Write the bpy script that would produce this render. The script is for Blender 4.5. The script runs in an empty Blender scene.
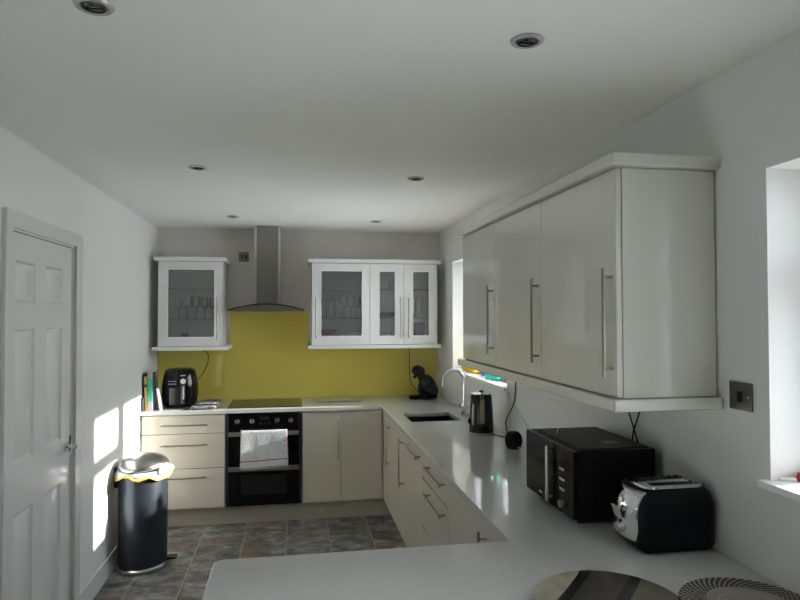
import bpy, bmesh, math, random
from mathutils import Vector, Matrix
from mathutils import noise as mnoise
PI = math.pi
random.seed(7)
S = bpy.context.scene
COL = S.collection

# ------------------------------------------------------------------ camera
CAM_Z = 1.657
cd = bpy.data.cameras.new('camera'); cam = bpy.data.objects.new('camera', cd); COL.objects.link(cam)
_y, _t, _r = math.radians(9.695), math.radians(1.306), math.radians(-.082)
fw = Vector((math.sin(_y)*math.cos(_t), math.cos(_y)*math.cos(_t), math.sin(_t)))
ri = Vector((math.cos(_y), -math.sin(_y), 0)); up = ri.cross(fw)
ri2 = ri*math.cos(_r)+up*math.sin(_r); up2 = -ri*math.sin(_r)+up*math.cos(_r)
M3 = Matrix((ri2, up2, -fw)).transposed()
cam.matrix_world = Matrix.Translation((0, 0, CAM_Z)) @ M3.to_4x4()
cd.sensor_width = 36; cd.lens = 36*620.6/800; cd.clip_start = .05; cd.clip_end = 200
S.camera = cam

# ------------------------------------------------------------------ world, sun, exposure
w = bpy.data.worlds.new('sky'); S.world = w; w.use_nodes = True
nt = w.node_tree; nt.nodes.clear()
wo = nt.nodes.new('ShaderNodeOutputWorld'); bg = nt.nodes.new('ShaderNodeBackground')
tc = nt.nodes.new('ShaderNodeTexCoord'); sp = nt.nodes.new('ShaderNodeSeparateXYZ'); cr = nt.nodes.new('ShaderNodeValToRGB')
nt.links.new(tc.outputs['Generated'], sp.inputs[0]); nt.links.new(sp.outputs['Z'], cr.inputs[0])
cr.color_ramp.elements[0].position = 0.0; cr.color_ramp.elements[0].color = (.95, .98, 1, 1)
cr.color_ramp.elements[1].position = .8; cr.color_ramp.elements[1].color = (.68, .82, 1, 1)
nt.links.new(cr.outputs[0], bg.inputs[0]); bg.inputs[1].default_value = 5.2
nt.links.new(bg.outputs[0], wo.inputs[0])

sd = bpy.data.lights.new('sun', 'SUN'); sun = bpy.data.objects.new('sun', sd); COL.objects.link(sun)
sd.energy = 9.5; sd.angle = math.radians(1.1); sd.color = (1, .955, .89)
sun_dir = Vector((-1, .03, -.375)).normalized()
sun.rotation_euler = sun_dir.to_track_quat('-Z', 'Y').to_euler()
sun.location = (8, 4, 5)

def portal(name, loc, sy, sz, rot):
    d = bpy.data.lights.new(name, 'AREA'); o = bpy.data.objects.new(name, d); COL.objects.link(o)
    d.shape = 'RECTANGLE'; d.size = sy; d.size_y = sz; d.cycles.is_portal = True
    o.location = loc; o.rotation_euler = rot; return o
portal('daylight_portal', (1.66, 4.41, 1.65), 1.5, 1.1, (0, PI/2, 0)).rotation_euler = (PI/2, 0, PI/2)
portal('daylight_portal', (1.66, 1.14, 1.63), 1.0, 1.1, (0, PI/2, 0)).rotation_euler = (PI/2, 0, PI/2)

S.view_settings.view_transform = 'Standard'; S.view_settings.look = 'None'
S.view_settings.gamma = 1; S.view_settings.use_curve_mapping = False
S.view_settings.exposure = 1.12
S.cycles.use_denoising = True
S.cycles.max_bounces = 14; S.cycles.diffuse_bounces = 8; S.cycles.glossy_bounces = 6
S.cycles.transparent_max_bounces = 16; S.cycles.sample_clamp_indirect = 6
S.cycles.blur_glossy = .3

# ------------------------------------------------------------------ room numbers
L, R, D, H = -1.162, 1.323, 5.658, 2.414
YF = -2.6
WT = .91            # worktop height
XF = .723           # door plane of the right run
YD = 5.058          # door plane of the back run

# ------------------------------------------------------------------ materials
def mat(name, col, rough=.5, metal=0, coat=0, bump=0, bscale=200, var=0, vscale=6, spec=.5, trans=0, ior=1.45, emit=None, croughness=.03):
    m = bpy.data.materials.new(name); m.use_nodes = True; n = m.node_tree; b = n.nodes['Principled BSDF']
    b.inputs['Base Color'].default_value = (*col, 1); b.inputs['Roughness'].default_value = rough
    b.inputs['Metallic'].default_value = metal; b.inputs['Coat Weight'].default_value = coat
    b.inputs['Coat Roughness'].default_value = croughness
    b.inputs['Specular IOR Level'].default_value = spec
    b.inputs['Transmission Weight'].default_value = trans; b.inputs['IOR'].default_value = ior
    t = n.nodes.new('ShaderNodeTexCoord')
    if var:
        x = n.nodes.new('ShaderNodeTexNoise'); x.inputs['Scale'].default_value = vscale; x.inputs['Detail'].default_value = 5
        n.links.new(t.outputs['Object'], x.inputs['Vector'])
        r = n.nodes.new('ShaderNodeValToRGB')
        r.color_ramp.elements[0].color = tuple(c*(1-var) for c in col)+(1,)
        r.color_ramp.elements[1].color = tuple(min(1, c*(1+var)) for c in col)+(1,)
        r.color_ramp.elements[0].position = .3; r.color_ramp.elements[1].position = .7
        n.links.new(x.outputs[0], r.inputs[0]); n.links.new(r.outputs[0], b.inputs['Base Color'])
    if bump:
        x = n.nodes.new('ShaderNodeTexNoise'); x.inputs['Scale'].default_value = bscale; x.inputs['Detail'].default_value = 3
        n.links.new(t.outputs['Object'], x.inputs['Vector'])
        q = n.nodes.new('ShaderNodeBump'); q.inputs['Strength'].default_value = bump; q.inputs['Distance'].default_value = .002
        n.links.new(x.outputs[0], q.inputs['Height']); n.links.new(q.outputs[0], b.inputs['Normal'])
    return m

def glass_mat(name, tint=(1, 1, 1), refl=1.0, rough=0.0, haze=0):
    m = bpy.data.materials.new(name); m.use_nodes = True; n = m.node_tree; n.nodes.clear()
    o = n.nodes.new('ShaderNodeOutputMaterial'); mx = n.nodes.new('ShaderNodeMixShader')
    tr = n.nodes.new('ShaderNodeBsdfTransparent'); gl = n.nodes.new('ShaderNodeBsdfGlossy'); fr = n.nodes.new('ShaderNodeFresnel')
    tr.inputs[0].default_value = (*tint, 1); gl.inputs['Roughness'].default_value = rough
    mu = n.nodes.new('ShaderNodeMath'); mu.operation = 'MULTIPLY'; mu.inputs[1].default_value = refl
    n.links.new(fr.outputs[0], mu.inputs[0]); n.links.new(mu.outputs[0], mx.inputs[0])
    if haze:
        di = n.nodes.new('ShaderNodeBsdfDiffuse'); di.inputs[0].default_value = (.85, .88, .88, 1); m2 = n.nodes.new('ShaderNodeMixShader'); m2.inputs[0].default_value = haze
        n.links.new(tr.outputs[0], m2.inputs[1]); n.links.new(di.outputs[0], m2.inputs[2]); tr = m2
    n.links.new(tr.outputs[0], mx.inputs[1]); n.links.new(gl.outputs[0], mx.inputs[2]); n.links.new(mx.outputs[0], o.inputs[0])
    return m

MT = {}
MT['wall'] = mat('wall_paint', (.77, .775, .76), .38, bump=.15, bscale=30, spec=.4)
MT['taupe'] = mat('taupe_paint', (.72, .685, .635), .6, bump=.1, bscale=40)
MT['ceiling'] = mat('ceiling_paint', (.92, .92, .90), .8, bump=.1, bscale=12)
MT['gloss_white'] = mat('white_gloss_paint', (.74, .75, .745), .25, coat=.3, spec=.5)
MT['upvc'] = mat('white_upvc', (.85, .86, .87), .3)
MT['cab_white'] = mat('white_satin_cabinet', (.80, .81, .80), .3, coat=.3)
MT['cab_cream'] = mat('gloss_cashmere_cabinet', (.57, .53, .45), .5, coat=1, spec=.1)
MT['cab_up'] = mat('gloss_pale_grey_cabinet', (.67, .67, .62), .5, coat=1, spec=.1)
MT['cab_side'] = mat('cabinet_carcass', (.66, .65, .60), .45)
MT['inner'] = mat('cabinet_interior', (.9, .91, .91), .5)
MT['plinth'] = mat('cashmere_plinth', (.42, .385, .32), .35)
MT['quartz'] = mat('white_quartz', (.60, .605, .59), .10, coat=.5, var=.05, vscale=90, croughness=.02)
MT['steel'] = mat('brushed_steel', (.46, .455, .44), .28, metal=1, bump=.05, bscale=300)
MT['hood_steel'] = mat('hood_steel', (.33, .31, .29), .3, metal=1, bump=.05, bscale=300)
MT['nickel'] = mat('satin_nickel', (.38, .34, .29), .3, metal=1)
MT['chrome'] = mat('chrome', (.75, .76, .78), .08, metal=1)
MT['ring'] = mat('satin_chrome', (.62, .62, .64), .25, metal=.25)
MT['dark_steel'] = mat('dark_steel', (.10, .10, .105), .35, metal=1)
MT['black_plastic'] = mat('black_plastic', (.008, .008, .009), .4, spec=.2)
MT['black_gloss'] = mat('black_gloss', (.006, .006, .008), .1, spec=.5)
MT['black_glass'] = mat('black_glass', (.004, .004, .005), .07, spec=.4)
MT['mw_front'] = mat('microwave_front', (.006, .006, .007), .16, spec=.3)
MT['navy_plastic'] = mat('dark_navy_plastic', (.005, .006, .010), .4, spec=.2)
MT['black_mesh'] = mat('black_knit', (.008, .008, .009), .8, spec=.2, bump=.8, bscale=600)
MT['rubber'] = mat('rubber', (.012, .012, .012), .6)
MT['knob'] = mat('knob_steel', (.72, .71, .69), .25, metal=1)
MT['bin'] = mat('graphite_metal', (.045, .055, .07), .33, metal=.6, spec=.5)
MT['white_plastic'] = mat('white_plastic', (.8, .8, .8), .4)
MT['ceramic'] = mat('white_ceramic', (.78, .77, .74), .2)
MT['red'] = mat('red_ceramic', (.42, .02, .03), .25)
MT['purple'] = mat('purple_box', (.16, .12, .22), .5)
MT['dark_ware'] = mat('dark_ware', (.06, .055, .05), .4)
MT['copper'] = mat('bronze_trim', (.42, .31, .22), .3, metal=.7)
MT['wood_grip'] = mat('tan_grip', (.36, .27, .19), .4)
MT['socket'] = mat('pewter_socket', (.16, .155, .14), .35, metal=.8)
MT['yellow'] = mat('yellow_cloth', (.85, .55, .02), .8, bump=.4, bscale=80)
MT['board'] = mat('brown_board', (.40, .22, .15), .5, var=.2, vscale=30)
MT['teal'] = mat('teal_plastic', (.06, .62, .52), .2)
MT['blue'] = mat('blue_label', (.03, .25, .6), .4)
MT['glass'] = glass_mat('window_glass', (.97, .98, .98), 1)
MT['cab_glass'] = glass_mat('smoked_cabinet_glass', (.95, .97, .97), .9, 0, .10)
MT['shelf_glass'] = glass_mat('green_edge_shelf_glass', (.78, .88, .86), 1)
MT['clear'] = glass_mat('clear_drinking_glass', (.98, .985, .985), 1.2, 0, .16)
MT['door_gap'] = mat('oven_window_glass', (.012, .012, .013), .12)
MT['cord_red'] = mat('brown_cord', (.12, .03, .02), .6)
MT['cord_white'] = mat('white_cord', (.55, .55, .54), .6)
MT['bag'] = mat('white_bin_bag', (.58, .60, .66), .45, bump=.6, bscale=40)
MT['tape'] = mat('yellow_drawstring', (.72, .48, .08), .5, bump=.5, bscale=60)
MT['paper'] = mat('paper', (.7, .7, .68), .7)
MT['book_yellow'] = mat('yellow_cover', (.72, .55, .12), .45, var=.1, vscale=30)
MT['book_dark'] = mat('dark_cover', (.05, .05, .055), .5)
MT['book_grey'] = mat('grey_cover', (.45, .44, .50), .4)
MT['book_white'] = mat('white_cover', (.72, .73, .80), .4)
MT['book_green'] = mat('green_cover', (.04, .50, .32), .4, var=.25, vscale=40)
MT['garden'] = mat('pale_paving', (.74, .73, .70), .9, var=.15, vscale=2)
MT['bulb'] = mat('bulb_glass', (.30, .30, .28), .15, metal=.7)
MT['charger'] = None

def splash_mat():
    m = mat('mustard_glass', (.72, .60, .12), .3, coat=.35, spec=.5)
    return m
MT['splash'] = splash_mat()

def floor_mat():
    m = bpy.data.materials.new('slate_effect_tiles'); m.use_nodes = True; n = m.node_tree; b = n.nodes['Principled BSDF']
    N, Lk = n.nodes.new, n.links.new
    t = N('ShaderNodeTexCoord'); mp = N('ShaderNodeMapping'); Lk(t.outputs['Object'], mp.inputs[0])
    mp.inputs['Rotation'].default_value = (0, 0, PI/2); mp.inputs['Location'].default_value = (.26, .155, 0)
    br = N('ShaderNodeTexBrick'); Lk(mp.outputs[0], br.inputs['Vector'])
    br.inputs['Scale'].default_value = 1; br.inputs['Brick Width'].default_value = .64; br.inputs['Row Height'].default_value = .312
    br.inputs['Mortar Size'].default_value = .005; br.inputs['Mortar Smooth'].default_value = .2
    br.inputs['Color1'].default_value = (.0, .0, .0, 1); br.inputs['Color2'].default_value = (1, 1, 1, 1); br.inputs['Mortar'].default_value = (.5, .5, .5, 1)
    # tile-wise offset of the slate pattern
    sc = N('ShaderNodeVectorMath'); sc.operation = 'SCALE'; sc.inputs['Scale'].default_value = 9
    Lk(br.outputs['Color'], sc.inputs[0])
    ad = N('ShaderNodeVectorMath'); ad.operation = 'ADD'; Lk(t.outputs['Object'], ad.inputs[0]); Lk(sc.outputs[0], ad.inputs[1])
    st = N('ShaderNodeMapping'); Lk(ad.outputs[0], st.inputs[0]); st.inputs['Rotation'].default_value = (0, 0, .6); st.inputs['Scale'].default_value = (1.3, 2.0, 1)
    n1 = N('ShaderNodeTexNoise'); n1.inputs['Scale'].default_value = 4.5; n1.inputs['Detail'].default_value = 9; n1.inputs['Roughness'].default_value = .68; n1.inputs['Distortion'].default_value = .5
    Lk(st.outputs[0], n1.inputs['Vector'])
    r1 = N('ShaderNodeValToRGB'); Lk(n1.outputs[0], r1.inputs[0]); e = r1.color_ramp.elements
    e[0].position = .34; e[0].color = (.035, .037, .042, 1); e[1].position = .70; e[1].color = (.46, .45, .42, 1)
    k = e.new(.46); k.color = (.11, .112, .115, 1); k = e.new(.54); k.color = (.20, .195, .182, 1)
    n2 = N('ShaderNodeTexNoise'); n2.inputs['Scale'].default_value = 3.1; n2.inputs['Detail'].default_value = 6; n2.inputs['Roughness'].default_value = .6
    Lk(ad.outputs[0], n2.inputs['Vector'])
    r2 = N('ShaderNodeValToRGB'); Lk(n2.outputs[0], r2.inputs[0]); e = r2.color_ramp.elements
    e[0].position = .52; e[0].color = (0, 0, 0, 1); e[1].position = .68; e[1].color = (.75, .75, .75, 1)
    mx = N('ShaderNodeMix'); mx.data_type = 'RGBA'; Lk(r2.outputs[0], mx.inputs[0]); Lk(r1.outputs[0], mx.inputs[6])
    mx.inputs[7].default_value = (.23, .145, .085, 1)
    mo = N('ShaderNodeMix'); mo.data_type = 'RGBA'; Lk(br.outputs['Fac'], mo.inputs[0]); Lk(mx.outputs[2], mo.inputs[6]); mo.inputs[7].default_value = (.32, .29, .24, 1)
    Lk(mo.outputs[2], b.inputs['Base Color'])
    b.inputs['Roughness'].default_value = .42
    bp = N('ShaderNodeBump'); bp.inputs['Strength'].default_value = .35; bp.inputs['Distance'].default_value = .004
    Lk(n1.outputs[0], bp.inputs['Height']); Lk(bp.outputs[0], b.inputs['Normal'])
    return m
MT['floor'] = floor_mat()

def pattern_mat(name, build, rough=.7, metal=0):
    m = bpy.data.materials.new(name); m.use_nodes = True; n = m.node_tree; b = n.nodes['Principled BSDF']
    b.inputs['Roughness'].default_value = rough; b.inputs['Metallic'].default_value = metal
    build(n, b); return m

def towel_b(n, b):
    N, Lk = n.nodes.new, n.links.new
    t = N('ShaderNodeTexCoord'); s = N('ShaderNodeSeparateXYZ'); Lk(t.outputs['UV'], s.inputs[0])
    r = N('ShaderNodeValToRGB'); Lk(s.outputs['Y'], r.inputs[0]); r.color_ramp.interpolation = 'CONSTANT'
    e = r.color_ramp.elements
    W_, R_ = (.68, .69, .72, 1), (.42, .03, .10, 1)
    e[0].position = 0; e[0].color = W_; e[1].position = .03; e[1].color = R_
    for p, c in ((.05, W_), (.21, R_), (.235, W_)): k = e.new(p); k.color = c
    no = N('ShaderNodeTexNoise'); no.inputs['Scale'].default_value = 60; Lk(t.outputs['Object'], no.inputs['Vector'])
    mx = N('ShaderNodeMix'); mx.data_type = 'RGBA'; mx.blend_type = 'MULTIPLY'; mx.inputs[0].default_value = .5
    Lk(r.outputs[0], mx.inputs[6]); Lk(no.outputs[0], mx.inputs[7])
    x = N('ShaderNodeMath'); x.operation = 'GREATER_THAN'; x.inputs[1].default_value = .988; Lk(s.outputs['X'], x.inputs[0])
    m2 = N('ShaderNodeMix'); m2.data_type = 'RGBA'; Lk(x.outputs[0], m2.inputs[0]); Lk(mx.outputs[2], m2.inputs[6]); m2.inputs[7].default_value = R_
    Lk(m2.outputs[2], b.inputs['Base Color'])
    bp = N('ShaderNodeBump'); bp.inputs['Strength'].default_value = .5; bp.inputs['Distance'].default_value = .004; Lk(no.outputs[0], bp.inputs['Height']); Lk(bp.outputs[0], b.inputs['Normal'])
MT['towel'] = pattern_mat('white_towel_red_stripes', towel_b, .9)

def charger_b(n, b):
    N, Lk = n.nodes.new, n.links.new
    t = N('ShaderNodeTexCoord'); mp = N('ShaderNodeMapping'); Lk(t.outputs['Object'], mp.inputs[0]); mp.inputs['Rotation'].default_value = (0, 0, math.radians(42))
    s = N('ShaderNodeSeparateXYZ'); Lk(mp.outputs[0], s.inputs[0])
    a = N('ShaderNodeMapRange'); a.inputs[1].default_value = -.2; a.inputs[2].default_value = .2; Lk(s.outputs['X'], a.inputs[0])
    r = N('ShaderNodeValToRGB'); r.color_ramp.interpolation = 'CONSTANT'; Lk(a.outputs[0], r.inputs[0]); e = r.color_ramp.elements
    e[0].position = 0; e[0].color = (.50, .47, .36, 1); e[1].position = .2; e[1].color = (.006, .006, .006, 1)
    for p, c in ((.27, (.075, .068, .06, 1)), (.52, (.006, .006, .006, 1)), (.60, (.19, .175, .13, 1)), (.86, (.006, .006, .006, 1)), (.93, (.2, .19, .17, 1))):
        k = e.new(p); k.color = c
    no = N('ShaderNodeTexNoise'); no.inputs['Scale'].default_value = 25; no.inputs['Detail'].default_value = 6; Lk(t.outputs['Object'], no.inputs['Vector'])
    mx = N('ShaderNodeMix'); mx.data_type = 'RGBA'; mx.blend_type = 'OVERLAY'; mx.inputs[0].default_value = .6; Lk(r.outputs[0], mx.inputs[6]); Lk(no.outputs[0], mx.inputs[7])
    Lk(mx.outputs[2], b.inputs['Base Color']); b.inputs['Coat Weight'].default_value = .7
MT['charger'] = pattern_mat('striped_lacquer', charger_b, .3, .3)

def woven_b(n, b):
    N, Lk = n.nodes.new, n.links.new
    t = N('ShaderNodeTexCoord'); gr = N('ShaderNodeVectorMath'); gr.operation = 'LENGTH'; Lk(t.outputs['Object'], gr.inputs[0])
    s = N('ShaderNodeSeparateXYZ'); Lk(t.outputs['Object'], s.inputs[0])
    at = N('ShaderNodeMath'); at.operation = 'ARCTAN2'; Lk(s.outputs['Y'], at.inputs[0]); Lk(s.outputs['X'], at.inputs[1])
    # rings
    rg = N('ShaderNodeMath'); rg.operation = 'MULTIPLY'; rg.inputs[1].default_value = 2*PI/.0085; Lk(gr.outputs['Value'], rg.inputs[0])
    rs = N('ShaderNodeMath'); rs.operation = 'SINE'; Lk(rg.outputs[0], rs.inputs[0])
    # dots : checker in polar space
    a2 = N('ShaderNodeMath'); a2.operation = 'MULTIPLY'; a2.inputs[1].default_value = 54; Lk(at.outputs[0], a2.inputs[0])
    rf = N('ShaderNodeMath'); rf.operation = 'DIVIDE'; rf.inputs[1].default_value = .0085; Lk(gr.outputs['Value'], rf.inputs[0])
    fl = N('ShaderNodeMath'); fl.operation = 'FLOOR'; Lk(rf.outputs[0], fl.inputs[0])
    f2 = N('ShaderNodeMath'); f2.operation = 'MULTIPLY'; f2.inputs[1].default_value = 2.75; Lk(fl.outputs[0], f2.inputs[0])
    ad = N('ShaderNodeMath'); ad.operation = 'ADD'; Lk(a2.outputs[0], ad.inputs[0]); Lk(f2.outputs[0], ad.inputs[1])
    si = N('ShaderNodeMath'); si.operation = 'SINE'; Lk(ad.outputs[0], si.inputs[0])
    g1 = N('ShaderNodeMath'); g1.operation = 'GREATER_THAN'; g1.inputs[1].default_value = .05; Lk(si.outputs[0], g1.inputs[0])
    g2 = N('ShaderNodeMath'); g2.operation = 'GREATER_THAN'; g2.inputs[1].default_value = .108; Lk(gr.outputs['Value'], g2.inputs[0])
    an = N('ShaderNodeMath'); an.operation = 'MULTIPLY'; Lk(g1.outputs[0], an.inputs[0]); Lk(g2.outputs[0], an.inputs[1])
    mx = N('ShaderNodeMix'); mx.data_type = 'RGBA'; Lk(an.outputs[0], mx.inputs[0]); mx.inputs[6].default_value = (.42, .375, .335, 1); mx.inputs[7].default_value = (.015, .013, .013, 1)
    Lk(mx.outputs[2], b.inputs['Base Color'])
    bp = N('ShaderNodeBump'); bp.inputs['Strength'].default_value = .9; bp.inputs['Distance'].default_value = .003; Lk(rs.outputs[0], bp.inputs['Height']); Lk(bp.outputs[0], b.inputs['Normal'])
MT['woven'] = pattern_mat('woven_cord', woven_b, .85)

def knit_b(n, b):
    N, Lk = n.nodes.new, n.links.new
    t = N('ShaderNodeTexCoord'); v = N('ShaderNodeTexVoronoi'); v.inputs['Scale'].default_value = 110; Lk(t.outputs['Object'], v.inputs['Vector'])
    r = N('ShaderNodeValToRGB'); Lk(v.outputs['Distance'], r.inputs[0]); r.color_ramp.elements[0].color = (.42, .40, .40, 1); r.color_ramp.elements[1].color = (.05, .048, .05, 1)
    r.color_ramp.elements[0].position = .2; r.color_ramp.elements[1].position = .6
    Lk(r.outputs[0], b.inputs['Base Color'])
MT['knit'] = pattern_mat('grey_flecked_cloth', knit_b, .9)

# ------------------------------------------------------------------ mesh builder
class MB:
    def __init__(s): s.bm = bmesh.new(); s.wn = False
    def box(s, x0, x1, y0, y1, z0, z1, bev=0, seg=2):
        r = bmesh.ops.create_cube(s.bm, size=1)
        for v in r['verts']:
            v.co = Vector((x0+(v.co.x+.5)*(x1-x0), y0+(v.co.y+.5)*(y1-y0), z0+(v.co.z+.5)*(z1-z0)))
        if bev:
            s.wn = True
            es = list({e for v in r['verts'] for e in v.link_edges})
            bmesh.ops.bevel(s.bm, geom=es, offset=bev, segments=seg, affect='EDGES', profile=.5, clamp_overlap=True)
        return s
    def cyl(s, p0, p1, r, seg=20, r2=None, caps=True):
        p0, p1 = Vector(p0), Vector(p1); d = p1-p0
        q = d.to_track_quat('Z', 'Y').to_matrix().to_4x4()
        bmesh.ops.create_cone(s.bm, cap_ends=caps, cap_tris=False, segments=seg, radius1=r, radius2=r if r2 is None else r2, depth=d.length,
                              matrix=Matrix.Translation((p0+p1)/2) @ q)
        return s
    def lathe(s, prof, c=(0, 0, 0), seg=32, sx=1, sy=1, rot=None):
        rings = []
        for r, z in prof:
            if r < 1e-6: ring = [s.bm.verts.new((0, 0, z))]
            else: ring = [s.bm.verts.new((r*math.cos(2*PI*i/seg)*sx, r*math.sin(2*PI*i/seg)*sy, z)) for i in range(seg)]
            rings.append(ring)
        for a, b in zip(rings, rings[1:]):
            for i in range(seg):
                j = (i+1) % seg
                f = [a[i % len(a)], a[j % len(a)], b[j % len(b)], b[i % len(b)]]
                g = []
                for v in f:
                    if v not in g: g.append(v)
                if len(g) > 2: s.bm.faces.new(g)
        M = Matrix.Translation(c) @ (rot.to_4x4() if rot else Matrix())
        for ring in rings:
            for v in ring: v.co = M @ v.co
        return s
    def tube(s, pts, r, seg=10, smooth=0):
        P = [Vector(p) for p in pts]
        for _ in range(smooth):
            Q = [P[0]]
            for a, b in zip(P, P[1:]): Q += [a*.75+b*.25, a*.25+b*.75]
            P = Q+[P[-1]]
        rs = r if isinstance(r, (list, tuple)) else [r]*len(P)
        rings = []; prev = None
        for i, p in enumerate(P):
            t = (P[min(i+1, len(P)-1)]-P[max(i-1, 0)]).normalized()
            if prev is None:
                a = Vector((0, 0, 1)) if abs(t.z) < .9 else Vector((1, 0, 0)); nrm = t.cross(a).normalized()
            else:
                nrm = (prev-t*prev.dot(t)).normalized()
            prev = nrm; bn = t.cross(nrm)
            rings.append([s.bm.verts.new(p+(nrm*math.cos(2*PI*k/seg)+bn*math.sin(2*PI*k/seg))*rs[i]) for k in range(seg)])
        for a, b in zip(rings, rings[1:]):
            for k in range(seg): s.bm.faces.new((a[k], a[(k+1) % seg], b[(k+1) % seg], b[k]))
        s.bm.faces.new(rings[0][::-1]); s.bm.faces.new(rings[-1])
        return s
    def prism(s, poly, axis, a, b, bev=0):
        """poly: 2-D outline in the two other axes (in x,y,z order)."""
        def P(p, t):
            c = list(p); c.insert(axis, t); return c
        va = [s.bm.verts.new(P(p, a)) for p in poly]; vb = [s.bm.verts.new(P(p, b)) for p in poly]
        n = len(poly)
        f = [s.bm.faces.new(va), s.bm.faces.new(vb[::-1])]
        for i in range(n): f.append(s.bm.faces.new((va[i], vb[i], vb[(i+1) % n], va[(i+1) % n])))
        if bev:
            s.wn = True
            es = list({e for q in f for e in q.edges})
            bmesh.ops.bevel(s.bm, geom=es, offset=bev, segments=2, affect='EDGES', profile=.5, clamp_overlap=True)
        return s
    def ring(s, o, i, axis, a, b):
        """rectangular frame: outer (u0,u1,v0,v1), inner likewise, extruded on axis."""
        def P(u, v, t):
            c = [u, v]; c.insert(axis, t); return s.bm.verts.new(c)
        def four(q, t): return [P(q[0], q[2], t), P(q[1], q[2], t), P(q[1], q[3], t), P(q[0], q[3], t)]
        A, B, C_, D_ = four(o, a), four(i, a), four(o, b), four(i, b)
        for k in range(4):
            j = (k+1) % 4
            s.bm.faces.new((A[k], A[j], B[j], B[k])); s.bm.faces.new((C_[k], D_[k], D_[j], C_[j]))
            s.bm.faces.new((A[k], C_[k], C_[j], A[j])); s.bm.faces.new((B[k], B[j], D_[j], D_[k]))
        return s
    def ell(s, c, r, rot=None, seg=24):
        M = Matrix.Translation(c) @ (rot.to_4x4() if rot else Matrix()) @ Matrix.Diagonal((*r, 1))
        bmesh.ops.create_uvsphere(s.bm, u_segments=seg, v_segments=seg//2, radius=1, matrix=M)
        return s
    def slab(s, cells_x, cells_y, holes, axis, a, b):
        """grid of cells minus holes, extruded on axis (a wall with openings, welded)."""
        V = {}
        def P(u, v, t):
            k = (u, v, t)
            if k not in V:
                c = [u, v]; c.insert(axis, t); V[k] = s.bm.verts.new(c)
            return V[k]
        nx, ny = len(cells_x)-1, len(cells_y)-1
        solid = lambda i, j: 0 <= i < nx and 0 <= j < ny and (i, j) not in holes
        for i in range(nx):
            for j in range(ny):
                if not solid(i, j): continue
                u0, u1, v0, v1 = cells_x[i], cells_x[i+1], cells_y[j], cells_y[j+1]
                for t in (a, b): s.bm.faces.new((P(u0, v0, t), P(u1, v0, t), P(u1, v1, t), P(u0, v1, t)))
                for di, dj, e in ((-1, 0, ((u0, v0), (u0, v1))), (1, 0, ((u1, v0), (u1, v1))), (0, -1, ((u0, v0), (u1, v0))), (0, 1, ((u0, v1), (u1, v1)))):
                    if not solid(i+di, j+dj):
                        (p, q), (m, n2) = e
                        s.bm.faces.new((P(p, q, a), P(m, n2, a), P(m, n2, b), P(p, q, b)))
        return s

def root_loc(o):
    v = Vector((0, 0, 0))
    while o: v += o.location; o = o.parent
    return v
def obj(name, mb, m, parent=None, kind=None, sharp=35):
    """links what the builder holds as ONE mesh object; coordinates are given in the room."""
    bm = mb.bm
    bmesh.ops.recalc_face_normals(bm, faces=bm.faces)
    if parent is None:
        xs = [v.co for v in bm.verts]
        c = Vector(((min(v.x for v in xs)+max(v.x for v in xs))/2, (min(v.y for v in xs)+max(v.y for v in xs))/2, min(v.z for v in xs)))
    else: c = root_loc(parent)
    for v in bm.verts: v.co -= c
    me = bpy.data.meshes.new(name); bm.to_mesh(me); bm.free()
    me.materials.append(m if not isinstance(m, str) else MT[m])
    me.shade_smooth(); me.set_sharp_from_angle(angle=math.radians(sharp))
    o = bpy.data.objects.new(name, me); COL.objects.link(o)
    if parent is None: o.location = c
    else: o.parent = parent
    if mb.wn:
        k = o.modifiers.new('normals', 'WEIGHTED_NORMAL'); k.keep_sharp = True; k.weight = 100
    if kind: o['kind'] = kind
    return o
def struct(name, mb, m, parent=None): return obj(name, mb, m, parent, 'structure' if parent is None else None)
def thing(name, label, cat, loc=(0, 0, 0), group=None):
    o = bpy.data.objects.new(name, None); COL.objects.link(o); o.location = loc; o.empty_display_size = .05
    o['label'] = label; o['category'] = cat
    if group: o['group'] = group
    return o
def tag(o, label, cat, group=None):
    o['label'] = label; o['category'] = cat
    if group: o['group'] = group
    return o
def dup(root, loc, label=None, rotz=0):
    r = root.copy(); COL.objects.link(r); r.location = loc; r.rotation_euler = (0, 0, rotz)
    if label: r['label'] = label
    for ch in list(root.children):
        c = ch.copy(); COL.objects.link(c); c.parent = r
        for g in list(ch.children):
            d = g.copy(); COL.objects.link(d); d.parent = c
    return r

# ------------------------------------------------------------------ shell
struct('floor', MB().box(L-.2, R+.25, YF-.15, D+.15, -.12, 0), 'floor')
struct('ceiling', MB().box(L-.2, R+.25, YF-.15, D+.15, H, H+.15), 'ceiling')
struct('wall_back', MB().box(L-.15, R+.0, D, D+.15, 0, H), 'taupe')
struct('wall_front', MB().box(L-.15, R+.0, YF-.15, YF, 0, H), 'wall')
# left wall with a doorway
DY0, DY1, DZ = 2.775, 3.57, 2.035
struct('wall_left', MB().slab([YF, DY0, DY1, D], [0, DZ, H], {(1, 0)}, 0, L-.15, L), 'wall')
# right wall with two window openings
W1 = (3.748, 5.10, 1.175, 2.10); W2 = (.72, 1.556, 1.165, 2.071)
ys = [YF-.15, W2[0], W2[1], W1[0], W1[1], D+.15]; zs = [0, W2[2], W1[2], W2[3], W1[3], H]
struct('wall_right', MB().slab(ys, zs, {(1, 1), (1, 2), (3, 2), (3, 3)}, 0, R, R+.25), 'wall')
struct('ground', MB().box(R+.26, 14, -12, 18, -.3, -.1), 'garden')
tb = struct('baseboard_left', MB().box(L, L+.015, DY1+.1, YD+.0, 0, .125, .004), 'gloss_white')

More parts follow.
